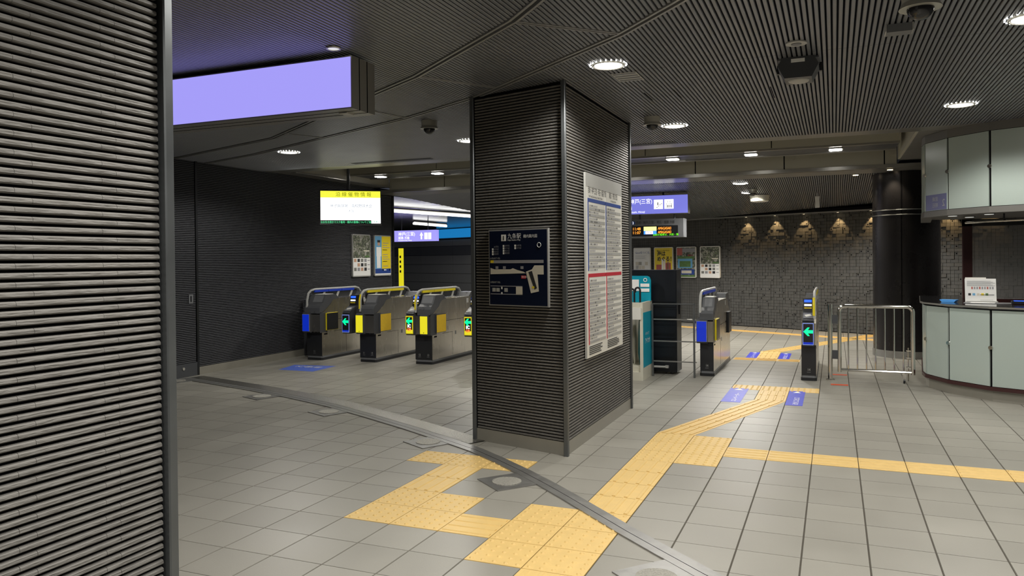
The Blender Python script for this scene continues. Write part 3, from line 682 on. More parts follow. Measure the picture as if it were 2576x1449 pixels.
# passage sign + yellow post
t = thing('passage_sign', 'small purple sign with an up arrow hanging in the passage beyond the gates', 'sign', (-9.9, 12.0, 1.955))
MB().box(-.9, 1.13, 0, .12, 0, .29, 'E_purple').build('light_panel', t)
face_text(t, 'lettering', '神戸(三宮)', .11, 'E_wsign', -.02, .155); face_text(t, 'lettering', '姫路 方面', .08, 'E_wsign', -.02, .065); face_text(t, 'lettering', 'Kobe(Sannomiya), Himeji', .04, 'E_wsign', -.02, .015)
MB().poly([(.66, -.004, .05), (.70, -.004, .05), (.70, -.004, .15), (.73, -.004, .15), (.68, -.004, .24), (.63, -.004, .15), (.66, -.004, .15)], 'E_wsign').build('arrow', t)
for x in (.77, .88): MB().box(x, x+.09, -.005, -.002, .05, .22, 'E_wsign').build('pictogram', t)
for x in (.05, .85): MB().cyl((x, .05), .012, .29, .56, 'black', 8).build('rod', t)
t = thing('blue_reflection_panel', 'blue ceiling reflection modelled as a glowing panel high on the far passage wall', 'screen', tuple(WALL0+WD*-9.1+WN*.12)); t.rotation_euler[2] = math.atan2(WD.y, WD.x)
MB().box(0, 2.6, -.02, .02, 2.13, 2.40, 'E_sky').build('panel', t); MB().box(-.05, 2.65, .0, .05, 2.10, 2.13, 'dgrey').build('frame', t)  # glowing panel stands in for a blue reflection in the passage ceiling
t = thing('yellow_post_sign', 'tall narrow yellow strip sign beside the end of the ribbed wall', 'sign', (-7.47, 8.0, 0)); MB().box(-.04, .05, 0, .05, .05, 1.70, 'E_ylbox').build('strip', t); MB().box(-.05, .06, 0, .07, 0, .06, 'black').build('foot', t)
for k in range(4): MB().box(-.015, .02, -.003, 0, 1.20+.1*k, 1.25+.1*k, 'ink').build('mark', t)
# ================================================================ POSTERS
def poster(lab, P, D, w, h, items, group='framed posters', frame='pframe'):
    """P lower-left corner on wall, D direction to the right (facing the viewer); items: rects (x0,x1,z0,z1,mat) in 0..1"""
    t = thing('poster', lab, 'poster', tuple(P), math.atan2(D[1], D[0]), group); b = .018
    m = MB(); m.prism([(b, 0), (w-b, 0), (w, b), (w, h-b), (w-b, h), (b, h), (0, h-b), (0, b)], -.018, .012, frame, 1); m.build('frame', t)
    m = MB(); m.box(b, w-b, -.0205, -.017, b, h-b, 'paper')
    for i, (x0, x1, z0, z1, mt) in enumerate(items): m.box(b+x0*(w-2*b), b+x1*(w-2*b), -.0215-.0004*(i % 5), -.0200, b+z0*(h-2*b), b+z1*(h-2*b), mt)
    m.build('print', t); return t
town = [(0, 1, .44, 1, 'collage'), (.15, .7, .695, .70, 'pbeige'), (.05, .5, .83, .838, 'pbeige'), (.68, .96, .46, .50, 'green'), (.62, .95, .60, .635, 'pbeige'), (.2, .8, .94, .945, 'paper')]
for a in range(4):
    for b in range(3):
        if (a, b) != (0, 1): town.append((.04+.2*a, .18+.2*a, .12+.11*b, .20+.11*b, ['stone', 'inkg', 'skin', 'ink'][(a+b) % 4]))
for b in range(3): town.append((.84, .97, .15+.11*b, .17+.11*b, 'inkg'))
base_ = [(0, .42, .16, 1, 'psky'), (.42, 1, .16, 1, 'pyel'), (0, 1, .04, .16, 'bluei'), (.10, .34, .18, .50, 'paper'), (.08, .38, .48, .72, 'paper'), (.08, .40, .56, .62, 'ink'), (.16, .30, .76, .86, 'skin'), (.14, .32, .84, .90, 'ink'), (.1, .34, .49, .505, 'ink')]
for k in range(12): base_.append((.48, .75+.2*R.random(), .22+.06*k, .235+.06*k, 'inkg'))
for k in range(7): base_.append((.38+.085*k, .44+.085*k, .11, .145, 'paper'))
g = 'framed posters on the ribbed wall'
poster('framed poster of a grey townscape with small photos, on the ribbed wall', (LX+.012, 5.28, 1.175), (0, 1, 0), .55, .73, town, g)
poster('framed poster of a baseball player in white on yellow, on the ribbed wall', (LX+.012, 5.955, 1.175), (0, 1, 0), .55, .73, base_, g)
g = 'framed posters on the mosaic wall'
good = [(0, 1, 0, 1, 'paper')]+[(.08, .8-.1*(k % 2), .62+.03*k, .627+.03*k, 'inkg') for k in range(5)]+[(.1+.2*(k % 4), .28+.2*(k % 4), .12+.14*(k//4), .24+.14*(k//4), ('pbeige', 'paper', 'pbeige')[k % 3]) for k in range(12)]
sea = [(0, 1, 0, 1, 'pyel'), (.1, .45, .1, .42, 'pred'), (.62, .92, .05, .48, 'pred'), (.40, .52, .06, .62, 'paper'), (.55, .62, .1, .6, 'paper'), (.45, .7, .02, .2, 'skin'), (.05, .9, 0, .08, 'pbeige'), (.7, .82, .1, .52, 'skin')]
field = [(0, 1, 0, 1, 'collage'), (.0, .95, .60, .70, 'green'), (.05, .85, .30, .62, 'psky'), (.15, .75, .34, .54, 'green'), (0, .3, .74, .98, 'pred'), (.6, .9, .66, .76, 'pred'), (.1, .95, .08, .26, 'bluei'), (.25, .8, .12, .22, 'pbeige'), (0, 1, 0, .06, 'green'), (.3, 1, .84, .97, 'inkg')]
WP = lambda s, z: WALL0+WD*s+WN*.03+Vector((0, 0, z))
tp = []
for i, (s, w, it, lab) in enumerate(((-1.365, .50, good, 'white framed poster with blue heading, furthest left on the mosaic wall'), (-.76, .53, sea, 'bright yellow framed poster on the mosaic wall'), (-.135, .52, field, 'framed poster of a green sports ground on the mosaic wall'), (.49, .505, town, 'framed grey townscape poster with small photos, rightmost on the mosaic wall'))):
    tp.append(poster(lab, WP(s, 1.005), WD, w, .69, it, g, 'white'))
text('lettering', 'Goodをつくる。', .065, 'bluei', plane_mtx((.06, -.024, .55), (1, 0, 0)), tp[0])
text('lettering', '屋内ツアーなら今だけ', .036, 'ink', plane_mtx((.08, -.024, .60), (1, 0, 0)), tp[1]); text('lettering', '海は\nめぐる！', .12, 'ink', plane_mtx((.09, -.024, .50), (1, 0, 0)), tp[1], bold=.003)
# map poster on the column's front face
A = Vector((*CP[0], 0)); B = Vector((*CP[1], 0)); CD = (B-A).normalized(); CN = Vector((CD.y, -CD.x, 0))
q = A+CD*(.885-.708)+CN*.008+Vector((0, 0, 1.083))
t = thing('station_map', 'black station map board in a thin silver frame on the column', 'map board', tuple(q), math.atan2(CD.y, CD.x)); w, h = .572, .588
MB().box(0, w, -.012, .012, 0, h, 'pframe').build('frame', t); MB().box(.009, w-.009, -.0135, -.011, .009, h-.009, 'navy').build('print', t)
def mp(pts, mt, y=-.0142): return MB().poly([(a*w, y, h-b*h) for a, b in pts][::-1], mt).build('map_shape', t)
mp([(.03, .40), (.93, .395), (.93, .585), (.83, .585), (.84, .80), (.73, .83), (.65, .57), (.61, .555), (.60, .535), (.50, .52), (.44, .505), (.40, .52), (.03, .52)][:0] or [(.03, .40), (.93, .40), (.93, .44), (.03, .44)], 'inkg')
mp([(.03, .50), (.10, .52), (.38, .52), (.42, .505), (.50, .53), (.60, .55), (.64, .57), (.03, .585)], 'pbeige'); mp([(.64, .55), (.74, .52), (.78, .47), (.93, .47), (.93, .585), (.83, .585), (.85, .80), (.72, .825), (.65, .585)], 'pbeige')
mp([(.68, .555), (.74, .54), (.82, .76), (.78, .78)], 'ink', -.0146); mp([(.03, .40), (.09, .40), (.09, .435), (.03, .435)], 'pyel', -.0146); mp([(.735, .74), (.775, .735), (.78, .76), (.74, .765)], 'pyel', -.0148)
mp([(.03, .735), (.58, .735), (.58, .745), (.03, .745)], 'inkg'); mp([(.03, .84), (.58, .84), (.58, .85), (.03, .85)], 'inkg'); mp([(.47, .745), (.58, .745), (.58, .85), (.47, .85)], 'pbeige')
for x in (.12, .25, .55): mp([(x, .48), (x+.05, .48), (x+.05, .515), (x, .515)], 'inkg')
for x in (.06, .13, .27): mp([(x, .765), (x+.06, .765), (x+.06, .815), (x, .815)], 'lgrey')
for x, z in ((.215, .75), (.215, .82)): mp([(x, z), (x+.025, z), (x+.025, z+.03), (x, z+.03)], 'paper')
mp([(.56, .60), (.64, .60), (.64, .64), (.56, .64)], 'red')
TX0 = text('lettering', '現在地', .016, 'paper', plane_mtx((.568*w, -.0150, h-.628*h), (1, 0, 0)), t)
mp([(.225, .065), (.31, .065), (.31, .15), (.225, .15)], 'paper')
TX = lambda tx, sz, m_, x, z, **k: text('lettering', tx, sz, m_, plane_mtx((x*w, -.0150, h-z*h), (1, 0, 0)), t, **k)
TX('i', .045, 'ink', .255, .135, bold=.003); TX('九条駅', .044, 'paper', .335, .115); TX('構内案内図', .028, 'paper', .60, .112, squash=.95); TX('Kujo Station Map', .018, 'paper', .335, .148)
for x, z0, n_ in ((.06, .21, 4), (.25, .20, 4), (.45, .20, 2)):
    for k in range(n_):
        if not (x == .06 and k == 0): mp([(x, z0+.032*k), (x+.028, z0+.032*k), (x+.028, z0+.026+.032*k), (x, z0+.026+.032*k)], 'paper')
        TX(('お手洗', 'のりば', '出入口', '案内所')[k], .016, 'inkg', x+.035, z0+.022+.032*k)
TX('B1階(地下1階)', .016, 'lgrey', .03, .385); TX('B2階(地下2階)', .016, 'lgrey', .03, .70)
MB().torus((0, 0, 0), .017, .002, 'paper', 16, 5).xf(Matrix.Translation((.86*w, -.015, h-.21*h)) @ Matrix.Rotation(math.pi/2, 4, 'X')).build('compass', t)
# timetable on the column's right face
t = thing('timetable', 'tall white train timetable sheet with blue and red bands on the column', 'timetable', (-1.056+.006, .075, .655), math.pi/2); w, h = 1.11, 1.465
MB().box(0, w, -.012, .0, 0, h, 'white').build('sheet', t)
m = MB(); y = -.0132
def rr(x0, x1, z0, z1, mt, dy=0): m.box(x0*w, x1*w, y-dy, -.0119, (1-z1)*h, (1-z0)*h, mt)
rr(0, 1, 0, .075, 'lgrey'); rr(.05, .97, .135, .155, 'bluei'); rr(.05, .97, .545, .565, 'red')
for x in (.05, .515): rr(x, x+.02, .155, .53, 'bluei', .0003); rr(x, x+.02, .565, .93, 'red', .0003)
rr(.500, .512, .1, .93, 'paper')
for b0, nrow in ((.165, 21), (.575, 20)):
    for k in range(nrow):
        z0 = b0+.0176*k
        for x in (.075, .54):
            if k % 2: rr(x, x+.42, z0, z0+.0165, 'lgrey', .0002)
m.build('print', t)
m = MB()
for b0, nrow in ((.165, 21), (.575, 20)):
    for k in range(nrow):
        z0 = b0+.0176*k
        for x in (.075, .54):
            for c_ in range(R.randint(5, 13)):
                xx = x+.015+.030*c_; m.box(xx*w, (xx+.015)*w, -.0140, -.0130, (1-z0-.013)*h, (1-z0-.004)*h, 'ink' if R.random() < .12 else 'inkg')
for k in range(5): m.box(.06*w, (.3+.1*R.random())*w, -.0140, -.013, (.055-.010*k)*h, (.060-.010*k)*h, 'ink'); m.box(.54*w, (.8+.1*R.random())*w, -.0140, -.013, (.055-.010*k)*h, (.060-.010*k)*h, 'ink')
m.build('figures', t, kind='stuff')
text('lettering', '尼崎・神戸(三宮)・明石・姫路 方面', .060, 'ink', plane_mtx((.06*w, -.0135, h*.895), (1, 0, 0)), t, squash=.55); text('lettering', '難波・奈良 方面', .060, 'ink', plane_mtx((.62*w, -.0135, h*.895), (1, 0, 0)), t, squash=.62)
text('lettering', 'for Kobe(Sannomiya), Akashi, Himeji', .026, 'ink', plane_mtx((.08*w, -.0135, h*.872), (1, 0, 0)), t); text('lettering', 'for Namba, Nara', .026, 'ink', plane_mtx((.66*w, -.0135, h*.872), (1, 0, 0)), t)
MB().box(-.006, 0, -.016, 0, 0, h, 'lgrey').build('edge', t)
# ================================================================ TICKET GATES
def gate(lab, x, y, W, left, right, nums, band, flap, loff=None, railx=.035, L=1.60):
    g = thing('ticket_gate', lab, 'ticket gate', (x, y, 0), 0, 'automatic ticket gates')
    m = MB(); m.box(-.004, W+.004, -.004, L, 0, .035, 'black', .02); m.box(0, W, 0, L-.01, .035, .062, 'mgrey', .02); m.build('base', g)
    MB().box(.003, W-.003, -.003, .02, .062, .41, 'black').build('front_panel', g)
    prof = [(.0, .062), (0, .40), (-.05, .42), (-.05, .67), (.05, .715), (.20, .80), (.28, .875), (.40, .895), (L-.42, .895), (L-.30, .875), (L-.22, .80), (L-.05, .715), (L+.04, .67), (L+.04, .45), (L-.02, .40), (L-.02, .062)]
    MB().prism(prof, .006, W, 'steel', 0).build('body', g)
    m = MB(); sx = W+.0008
    m.box(W, sx, .30, L-.25, .578, .582, 'dark'); m.box(W, sx, .60, .604, .07, .40, 'dark'); m.box(W, sx, .30, .62, .405, .409, 'dark'); m.box(W, sx, .05, .13, .368, .388, 'dark'); m.box(W, sx, .69, .73, .36, .41, 'mgrey'); m.box(W, sx, L-.52, L-.45, .80, .87, 'lgrey')
    m.box(W, W+.006, .47, .49, .44, .50, 'chrome'); m.build('door_seam', g)
    x1 = W*.40 if (left and right) else .0
    hood = [(-.055, .685), (-.055, .765), (-.03, .80), (.03, .835), (.10, .955), (.34, .955), (.42, .895), (.28, .878), (.19, .803), (.05, .72)]
    if right:
        MB().prism(hood, .004 if not left else W*.25, W+.004, 'hoodg', 0).build('hood', g)
        MB().poly([(W*.32, .034, .848), (W-.02, .034, .848), (W-.02, .092, .944), (W*.32, .092, .944)], 'mgrey').build('reader_window', g)
        MB().box(W*.3, W-.01, .10, .30, .953, .962, 'white').build('hood_top', g)
    hood2 = [(L-a, b) for a, b in hood]; MB().prism(hood2, W*.1, W-.01, 'hoodg', 0).build('hood', g)
    def head(x0, x1, kind):
        hd = MB().prism([(-.06, .405), (-.085, .43), (-.085, .675), (-.055, .70), (.22, .70), (.24, .43), (.05, .405)], x0, x1, 'dgrey', 0).build('head', g)
        a, b = x0+.008, x1-.008; za, zb = .428, .672
        if kind in ('blue', 'yellow'):
            MB().box(a-.004, b+.004, -.089, -.085, za-.004, zb+.004, 'lgrey' if kind == 'blue' else 'dgrey').build('display_frame', hd)
            MB().box(a, b, -.092, -.087, za, zb, 'E_blbox' if kind == 'blue' else 'E_ylbox').build('light_panel', hd)
            if kind == 'yellow': MB().box((a+b)/2-.006, (a+b)/2+.006, -.0935, -.092, za+.012, za+.022, 'ink').build('emblem', hd)
        else:
            ic = kind == 'ic'
            MB().box(a-.003, b+.003, -.089, -.085, za-.004, zb+.004, 'blueline' if not ic else 'ypanel').build('display_frame', hd)
            MB().box(a+.003, b-.003, -.092, -.087, za+.004, zb-.004, 'black' if not ic else 'E_ylbox').build('display', hd)
            if ic: MB().box(a+.01, b-.01, -.0935, -.091, za+.055, zb-.012, 'black').build('display', hd)
            else: MB().box(a+.004, b-.004, -.0935, -.091, za+.006, za+.028, 'E_blbox').build('display_foot', hd)
            c = (a+b)/2; s = (b-a)*.46; zc = za+.150 if not ic else za+.175
            MB().poly([(c-s, -.096, zc), (c-s*.1, -.096, zc+s*.95), (c+s*.35, -.096, zc+s*.95), (c-s*.05, -.096, zc+s*.36), (c+s, -.096, zc+s*.36), (c+s, -.096, zc-s*.36), (c-s*.05, -.096, zc-s*.36), (c+s*.35, -.096, zc-s*.95), (c-s*.1, -.096, zc-s*.95)], 'E_green', True).build('arrow', hd)
            if ic:
                text('lettering', 'IC', .058, 'E_wsign', plane_mtx((c, -.096, za+.088), (1, 0, 0)), hd, 'CENTER', bold=.003); text('lettering', 'QR', .046, 'E_red', plane_mtx((c, -.096, za+.045), (1, 0, 0)), hd, 'CENTER', bold=.002)
            MB().prism([(-.08, .70), (-.07, .715), (.10, .80), (.24, .80), (.24, .70)], x0+.002, x1-.002, 'dgrey', 0).build('card_reader', g)
            sl = Matrix.Translation((c, .005, .757)) @ Matrix.Rotation(math.atan2(.085, .17), 4, 'X')
            MB().box(-(b-a)*.48, (b-a)*.48, -.06, .06, 0, .003, 'mgrey').xf(sl).build('reader_plate', g); MB().box(-.034, .034, -.022, .022, .003, .005, 'white').xf(sl @ Matrix.Rotation(.35, 4, 'Z')).build('card_symbol', g)
            MB().prism([(.10, .795), (.13, .95), (.26, .95), (.30, .795)], x0+.004, x1-.004, 'black', 0).build('screen_head', g)
            up = lambda zz: .10+.03*(zz-.795)/.155
            for z0, z1, mt in ((.905, .935, 'E_btn'), (.862, .884, 'E_wsign'), (.832, .846, 'pyel')):
                MB().obox((a+.01, up(z0)-.004, z0), (b-a-.03, 0, 0), (0, up(z1)-up(z0), z1-z0), (0, -.003, .0005), mt).build('indicator', g)
    if left: 
        lo = loff if loff is not None else 0
        head(lo, lo+.128, left)
    if right: head((W*.5 if left and W > .2 and loff is not None and loff > -.15 else 0)-.015 if W > .2 else -.03, ((W*.5 if left and W > .2 and loff is not None and loff > -.15 else 0)+.115) if W > .2 else .10, right)
    # side flap
    if flap:
        MB().box(W, W+.004, -.05, .12, .405, .70, 'dgrey').build('side_cover', g); MB().box(W, W+.022, .085, .37, .43, .685, 'ypanel' if flap == 'dark' else 'dgrey', .0).build('flap_rim', g)
        MB().box(W, W+.026, .091, .364, .436, .679, 'black' if flap == 'dark' else 'yflap').build('flap', g)
        MB().box(W-.002, W+.03, L-.36, L-.08, .42, .70, 'black', .01).build('flap', g)
    # handrail
    pts = [(railx, -.035, .72), (railx, -.03, .88), (railx, .0, .975), (railx, .06, 1.015), (railx, .15, 1.03), (railx, L-.40, 1.03), (railx, L-.31, 1.01), (railx, L-.25, .95), (railx, L-.25, .88)]
    MB().tube(pts, .017, 'lgrey', 8).build('handrail', g, smooth=True)
    bmt = {'blue': 'blueline', 'yellow': 'ypanel'}[band]
    for a in range(3): s0 = .13+(L-.58)/3*a; MB().box(railx-.004, railx+.020, s0+.004, s0+(L-.58)/3-.004, .985, 1.018, 'blue' if band == 'blue' else 'ypanel').build('handrail_band', g)
    if band == 'yellow': MB().tube([(railx-.006, -.042, .76), (railx-.006, -.040, .88), (railx-.006, -.012, .965)], .016, 'ypanel', 6).build('handrail_band', g)
    MB().box(railx-.003, railx+.003, .10, L-.36, .90, .99, 'black').build('rail_screen', g)
    for a in range(3):
        yy = .30+.36*a; MB().obox((railx, yy, .895), (.012, 0, 0), (0, .05, 0), (0, .06, .095), 'lgrey').build('strut', g)
    for i, n_ in enumerate(nums):
        text('number', n_, .042, 'lgrey', plane_mtx((W*(i+.5)/len(nums), -.0045, .115), (1, 0, 0)), g, 'CENTER', squash=.8)
        MB().box(W*(i+.5)/len(nums)-.02, W*(i+.5)/len(nums)+.02, -.0045, -.003, .098, .101, 'inkg').build('underline', g)
    return g
gate('ticket gate with a blue front panel, nearest the ribbed wall, numbered 11', -6.42, 3.58, .27, None, 'blue', ['11'], 'blue', 'dark')
gate('ticket gate with blue-framed green arrow beside a yellow panel, numbered 11 and 12', -5.53, 3.63, .27, 'arrow', 'yellow', ['11', '12'], 'yellow', 'yellow', loff=-.245)
gate('ticket gate with green arrow, IC and QR lettering, numbered 12 and 13', -4.65, 3.68, .27, 'ic', 'yellow', ['12', '13'], 'yellow', 'yellow', loff=-.105)
gate('ticket gate almost hidden behind the column, only its arrow display showing', -3.765, 3.72, .27, 'ic', 'yellow', ['13'], 'yellow', 'yellow', loff=-.105)
gate('ticket gate with a plain blue front panel, left of the guide path, numbered 14', -.765, 3.84, .165, None, 'blue', ['14'], 'blue', 'dark', railx=.012)
gate('ticket gate with green arrow beside the polished steel gate, numbered 14', .392, 3.86, .165, 'arrow', None, ['14'], 'yellow', None, loff=.016, railx=.150)
# low dark barrier by the ribbed wall
t = thing('low_barrier', 'dark low barrier between the ribbed wall and the first ticket gate', 'barrier', (-6.76, 4.0, 0))
for x in (.0, .24): MB().box(x-.02, x+.02, -.02, .02, 0, .86, 'dgrey').build('post', t)
for z in (.84, .64, .42, .20): MB().box(0, .24, -.006, .006, z, z+.012, 'mgrey').build('rail', t)
# barrier next to cabinet
t = thing('wire_barrier', 'thin brown metal barrier with four rails beside the navy cabinet', 'barrier', (-1.40, 3.64, 0))
MB().box(.59, .61, -.012, .012, 0, .89, 'trim').build('post', t); MB().box(.09, .11, -.012, .012, 0, .89, 'trim').build('post', t); MB().box(.09, .61, -.01, .01, .878, .892, 'trim').build('top_rail', t)
for z in (.69, .425, .18): MB().box(.09, .63, -.007, .007, z, z+.014, 'steeld').build('rail', t)
MB().box(.52, .58, -.012, -.006, .698, .708, 'white').build('tag', t)
# cabinet
t = thing('cabinet', 'tall navy-black steel cabinet standing beside the umbrella rack', 'cabinet', (-1.72, 3.83, 0))
MB().box(0, .68, 0, .30, .03, 1.295, 'cabinet').build('body', t)
for k, (z0, z1) in enumerate(((.06, .18), (.19, .44), (.45, .655), (.665, .83), (.84, .87))): MB().box(.01, .67, -.012, 0, z0, z1-.012, 'cabinet').build('drawer', t)
MB().box(.01, .67, -.012, 0, .90, 1.285, 'cabinet').build('upper_door', t); MB().box(.70-.02, .70-.012, .13, .16, .74, .86, 'dark').build('handle', t)
for x in (.05, .6): MB().cyl((x, .06), .02, 0, .035, 'black', 10).build('foot', t)
MB().tube([(.10, -.06, .10), (.55, -.06, .10)], .014, 'lgrey', 8).build('foot_bar', t); MB().box(.54, .58, -.06, .0, .085, .115, 'lgrey').build('bar_bracket', t)
# umbrella rack
t = thing('umbrella_rack', 'white and teal umbrella rental rack half hidden by the column', 'umbrella rack', (-1.80, 3.22, 0))
MB().box(0, .475, 0, .50, 0, .10, 'cream').build('base', t); MB().box(.44, .475, 0, .50, .10, .92, 'cream').build('side_panel', t); MB().box(.0, .035, 0, .50, .10, .92, 'cream').build('side_panel', t)
MB().box(.475, .4765, .02, .48, .15, .80, 'teal').build('side_print', t); MB().box(.035, .44, .46, .50, .10, .92, 'silver').build('back_panel', t)
MB().box(.036, .439, .0, .04, .83, .92, 'cream').build('front_rim', t); MB().box(.30, .455, -.012, 0, .72, .86, 'white').build('notice_card', t); MB().box(.035, .44, .05, .46, .10, .16, 'cream').build('drip_tray', t)
MB().prism([(.0, .90), (.475, .90), (.475, 1.17), (.46, 1.21), (.43, 1.225), (0, 1.225)], .44, .47, 'teal', 1).build('header_board', t)
MB().box(.05, .20, .43, .44, 1.0, 1.16, 'paper').build('header_card', t); MB().box(.23, .33, .43, .44, 1.04, 1.18, 'paper').build('header_card', t); MB().box(.35, .46, .43, .44, 1.09, 1.13, 'paper').build('header_card', t); MB().box(.35, .46, .43, .44, 1.03, 1.07, 'paper').build('header_card', t)
MB().torus((0, 0, 0), .02, .005, 'paper', 14, 5).xf(Matrix.Translation((.41, .432, 1.175)) @ Matrix.Rotation(math.pi/2, 4, 'X')).build('logo_ring', t)
text('lettering', 'アイカサ', .075, 'paper', plane_mtx((.478, .10, .43), (0, 1, 0)), t, squash=.9); text('lettering', 'かさシェア', .04, 'paper', plane_mtx((.478, .12, .53), (0, 1, 0)), t)
m = MB()
for a in range(3):
    for b in range(3 if a != 1 else 4): m.cyl((.36+.045*b-(.02 if a == 1 else 0), 0), .011, 0, .002, 'dark', 8).xf(Matrix.Identity(4))
m.v = [(x, .458-z, .36+y) for x, y, z in m.v]; m.build('drain_hole', t)
for i, (x, y, col) in enumerate(((.26, .15, 'silver'), (.31, .28, 'silver'), (.40, .20, 'tealc'))):
    u = thing('umbrella', ('pale umbrella with a black curved handle, left in the rental rack', 'pale umbrella with a black curved handle, middle in the rental rack', 'dark teal umbrella with a black hook handle, right in the rental rack')[i], 'umbrella', (-1.80+x, 3.22+y, 0), 0, 'umbrellas in the rental rack')
    h = 1.02+.02*i; MB().tube([(0, 0, .78), (0, 0, h)]+[(-.03+.03*math.cos(a), 0, h+.03*math.sin(a)) for a in np.linspace(0, math.pi, 7)]+[(-.06, 0, h-.03)], .012, 'black', 7).build('handle', u)
    m = MB(); m.cyl((0, 0), .012, .16, .30, col, 10, .03); m.cyl((0, 0), .03, .30, .62, col, 10, .022); m.cyl((0, 0), .022, .62, .80, col, 10, .012); m.build('canopy', u)
# steel gate barrier
t = thing('steel_gate', 'polished steel swing gate with vertical bars between the ticket gate and the kiosk', 'gate', (.705, 4.0, 0))
MB().cyl((0, 0), .026, 0, .885, 'chrome', 16).build('post', t, smooth=True); MB().cyl((0, 0), .05, 0, .012, 'chrome', 16).build('post_foot', t)
fr = [(.10, 0, .10)]+[(.10, 0, .80)]+[(.16-.06*math.cos(a), 0, .805+.06*math.sin(a)) for a in np.linspace(.2, math.pi/2, 5)]+[(.80+.06*math.sin(a), 0, .805+.06*math.cos(a)) for a in np.linspace(0, math.pi/2, 5)]+[(.86, 0, .10)]
MB().tube(fr, .022, 'chrome', 12).build('frame', t, smooth=True); MB().tube([(.10, 0, .125), (.86, 0, .125)], .017, 'chrome', 10).build('bottom_rail', t, smooth=True)
for k in range(7): MB().cyl((.195+.095*k, 0), .008, .125, .86, 'chrome', 8).build('bar', t, smooth=True)
for z in (.25, .66): MB().box(.02, .085, -.012, .012, z, z+.10, 'dgrey').build('hinge', t)
MB().cyl((0, 0), .028, -.01, .01, 'black', 14).xf(Matrix.Translation((.77, 0, .028)) @ Matrix.Rotation(math.pi/2, 4, 'Y')).build('caster', t); MB().box(.752, .788, -.02, .02, .03, .11, 'chrome').build('caster_fork', t)
MB().tube([(.815, .04, .02), (.815, .04, .40)], .007, 'chrome', 8).build('drop_bolt', t)
for z in (.36, .28, .17): MB().box(.795, .84, .015, .06, z, z+.012, 'chrome').build('bolt_bracket', t)
# ================================================================ KIOSK
KP = [(3.7, 2.95), (3.0, 2.82), (2.44, 2.925), (2.165, 3.06), (1.845, 3.415), (1.675, 3.79), (1.665, 4.0), (1.78, 5.3)]
def side(poly, d):
    out = []
    for i, p in enumerate(poly):
        a = Vector(poly[max(0, i-1)]); b = Vector(poly[min(len(poly)-1, i+1)]); t_ = (b-a).normalized(); out.append(tuple(Vector(p)+Vector((-t_.y, t_.x))*d))
    return out
def wallrib(poly, z0, z1, d0, d1, mt, m=None):
    m = m or MB(); A = side(poly, d0); B = side(poly, d1)
    for i in range(len(A)-1):
        q = [A[i], A[i+1], B[i+1], B[i]]
        m.prism(q, z0, z1, mt, 2)
    return m
k1 = thing('kiosk_counter', 'curved staff counter faced with pale green frosted glass panels', 'counter', (0, 0, 0))
wallrib(KP, .0, .11, -.03, -.15, 'plinth').build('plinth', k1); wallrib(KP, .11, .145, .012, -.12, 'brown').build('base_rail', k1); wallrib(KP, .14, .90, -.012, -.05, 'dark').build('core', k1)
def panels(poly, z0, z1, parent):
    for a, b in zip(poly, poly[1:]):
        A, B = Vector((*a, 0)), Vector((*b, 0)); D = (B-A).normalized(); L_ = (B-A).length; N = Vector((-D.y, D.x, 0)); 
        if L_ > 1: 
            n_ = max(1, round(L_/.55))
        else: n_ = 1
        for k in range(n_):
            s0 = L_*k/n_+.013; s1 = L_*(k+1)/n_-.013
            MB().obox(A+D*s0-N*.012+Vector((0, 0, z0)), D*(s1-s0), N*.012, (0, 0, z1-z0), 'glass').build('glass_panel', parent)
panels(KP, .15, .895, k1)
studs = [(2.165, 3.06), (1.845, 3.415), (1.675, 3.79)]
def stud(x, y, z, parent):
    d = Vector((x-2.9, y-4.4, 0)).normalized(); a = math.atan2(d.y, d.x)
    MB().cyl((0, 0), .022, 0, .012, 'chrome', 18, .019).xf(Matrix.Translation((x+d.x*.0, y+d.y*.0, z)) @ Matrix.Rotation(a, 4, 'Z') @ Matrix.Rotation(math.pi/2, 4, 'Y')).build('stud', parent)
for x, y in studs: stud(x, y, .53, k1)
m = MB(); outer = side(KP, .025); inner = side(KP, -.42)
for i in range(len(outer)-1): m.prism([outer[i], outer[i+1], inner[i+1], inner[i]], .912, .935, 'gloss', 2)
m.build('counter_top', k1); wallrib(KP, .914, .932, .026, .03, 'lip').build('top_edge', k1)
k2 = thing('kiosk_canopy', 'frosted glass canopy hanging from the ceiling above the staff counter', 'canopy', (0, 0, 0))
wallrib(KP, 2.66, 2.745, .0, -.10, 'panel').build('top_band', k2); wallrib(KP, 1.855, 1.915, .01, -.10, 'panel').build('bottom_band', k2); wallrib(KP, 1.91, 2.67, -.013, -.05, 'dark').build('core', k2)
panels(KP, 1.92, 2.655, k2)
for x, y in studs: stud(x, y, 2.31, k2)
m = MB(); inn = side(KP, -.10); m.poly([(x, y, 1.89) for x, y in inn]+[(3.8, 5.3, 1.89)], 'panel'); m.poly([(x, y, 1.895) for x, y in inn]+[(3.8, 5.3, 1.895)], 'panel', True); m.build('soffit', k2)
# reflection of the lit sign, painted on the canopy's glass as flat mirrored shapes
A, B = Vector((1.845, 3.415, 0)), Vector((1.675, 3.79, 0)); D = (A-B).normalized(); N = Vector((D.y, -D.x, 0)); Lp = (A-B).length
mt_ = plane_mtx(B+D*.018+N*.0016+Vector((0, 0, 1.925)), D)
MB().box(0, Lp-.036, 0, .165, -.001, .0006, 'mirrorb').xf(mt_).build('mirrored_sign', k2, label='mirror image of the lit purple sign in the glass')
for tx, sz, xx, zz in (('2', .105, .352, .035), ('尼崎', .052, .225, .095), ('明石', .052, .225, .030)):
    text('mirrored_lettering', tx, sz, 'lgrey', mt_ @ Matrix.Translation((xx, zz, .0014)) @ Matrix.Diagonal((-1, 1, 1, 1)), k2)
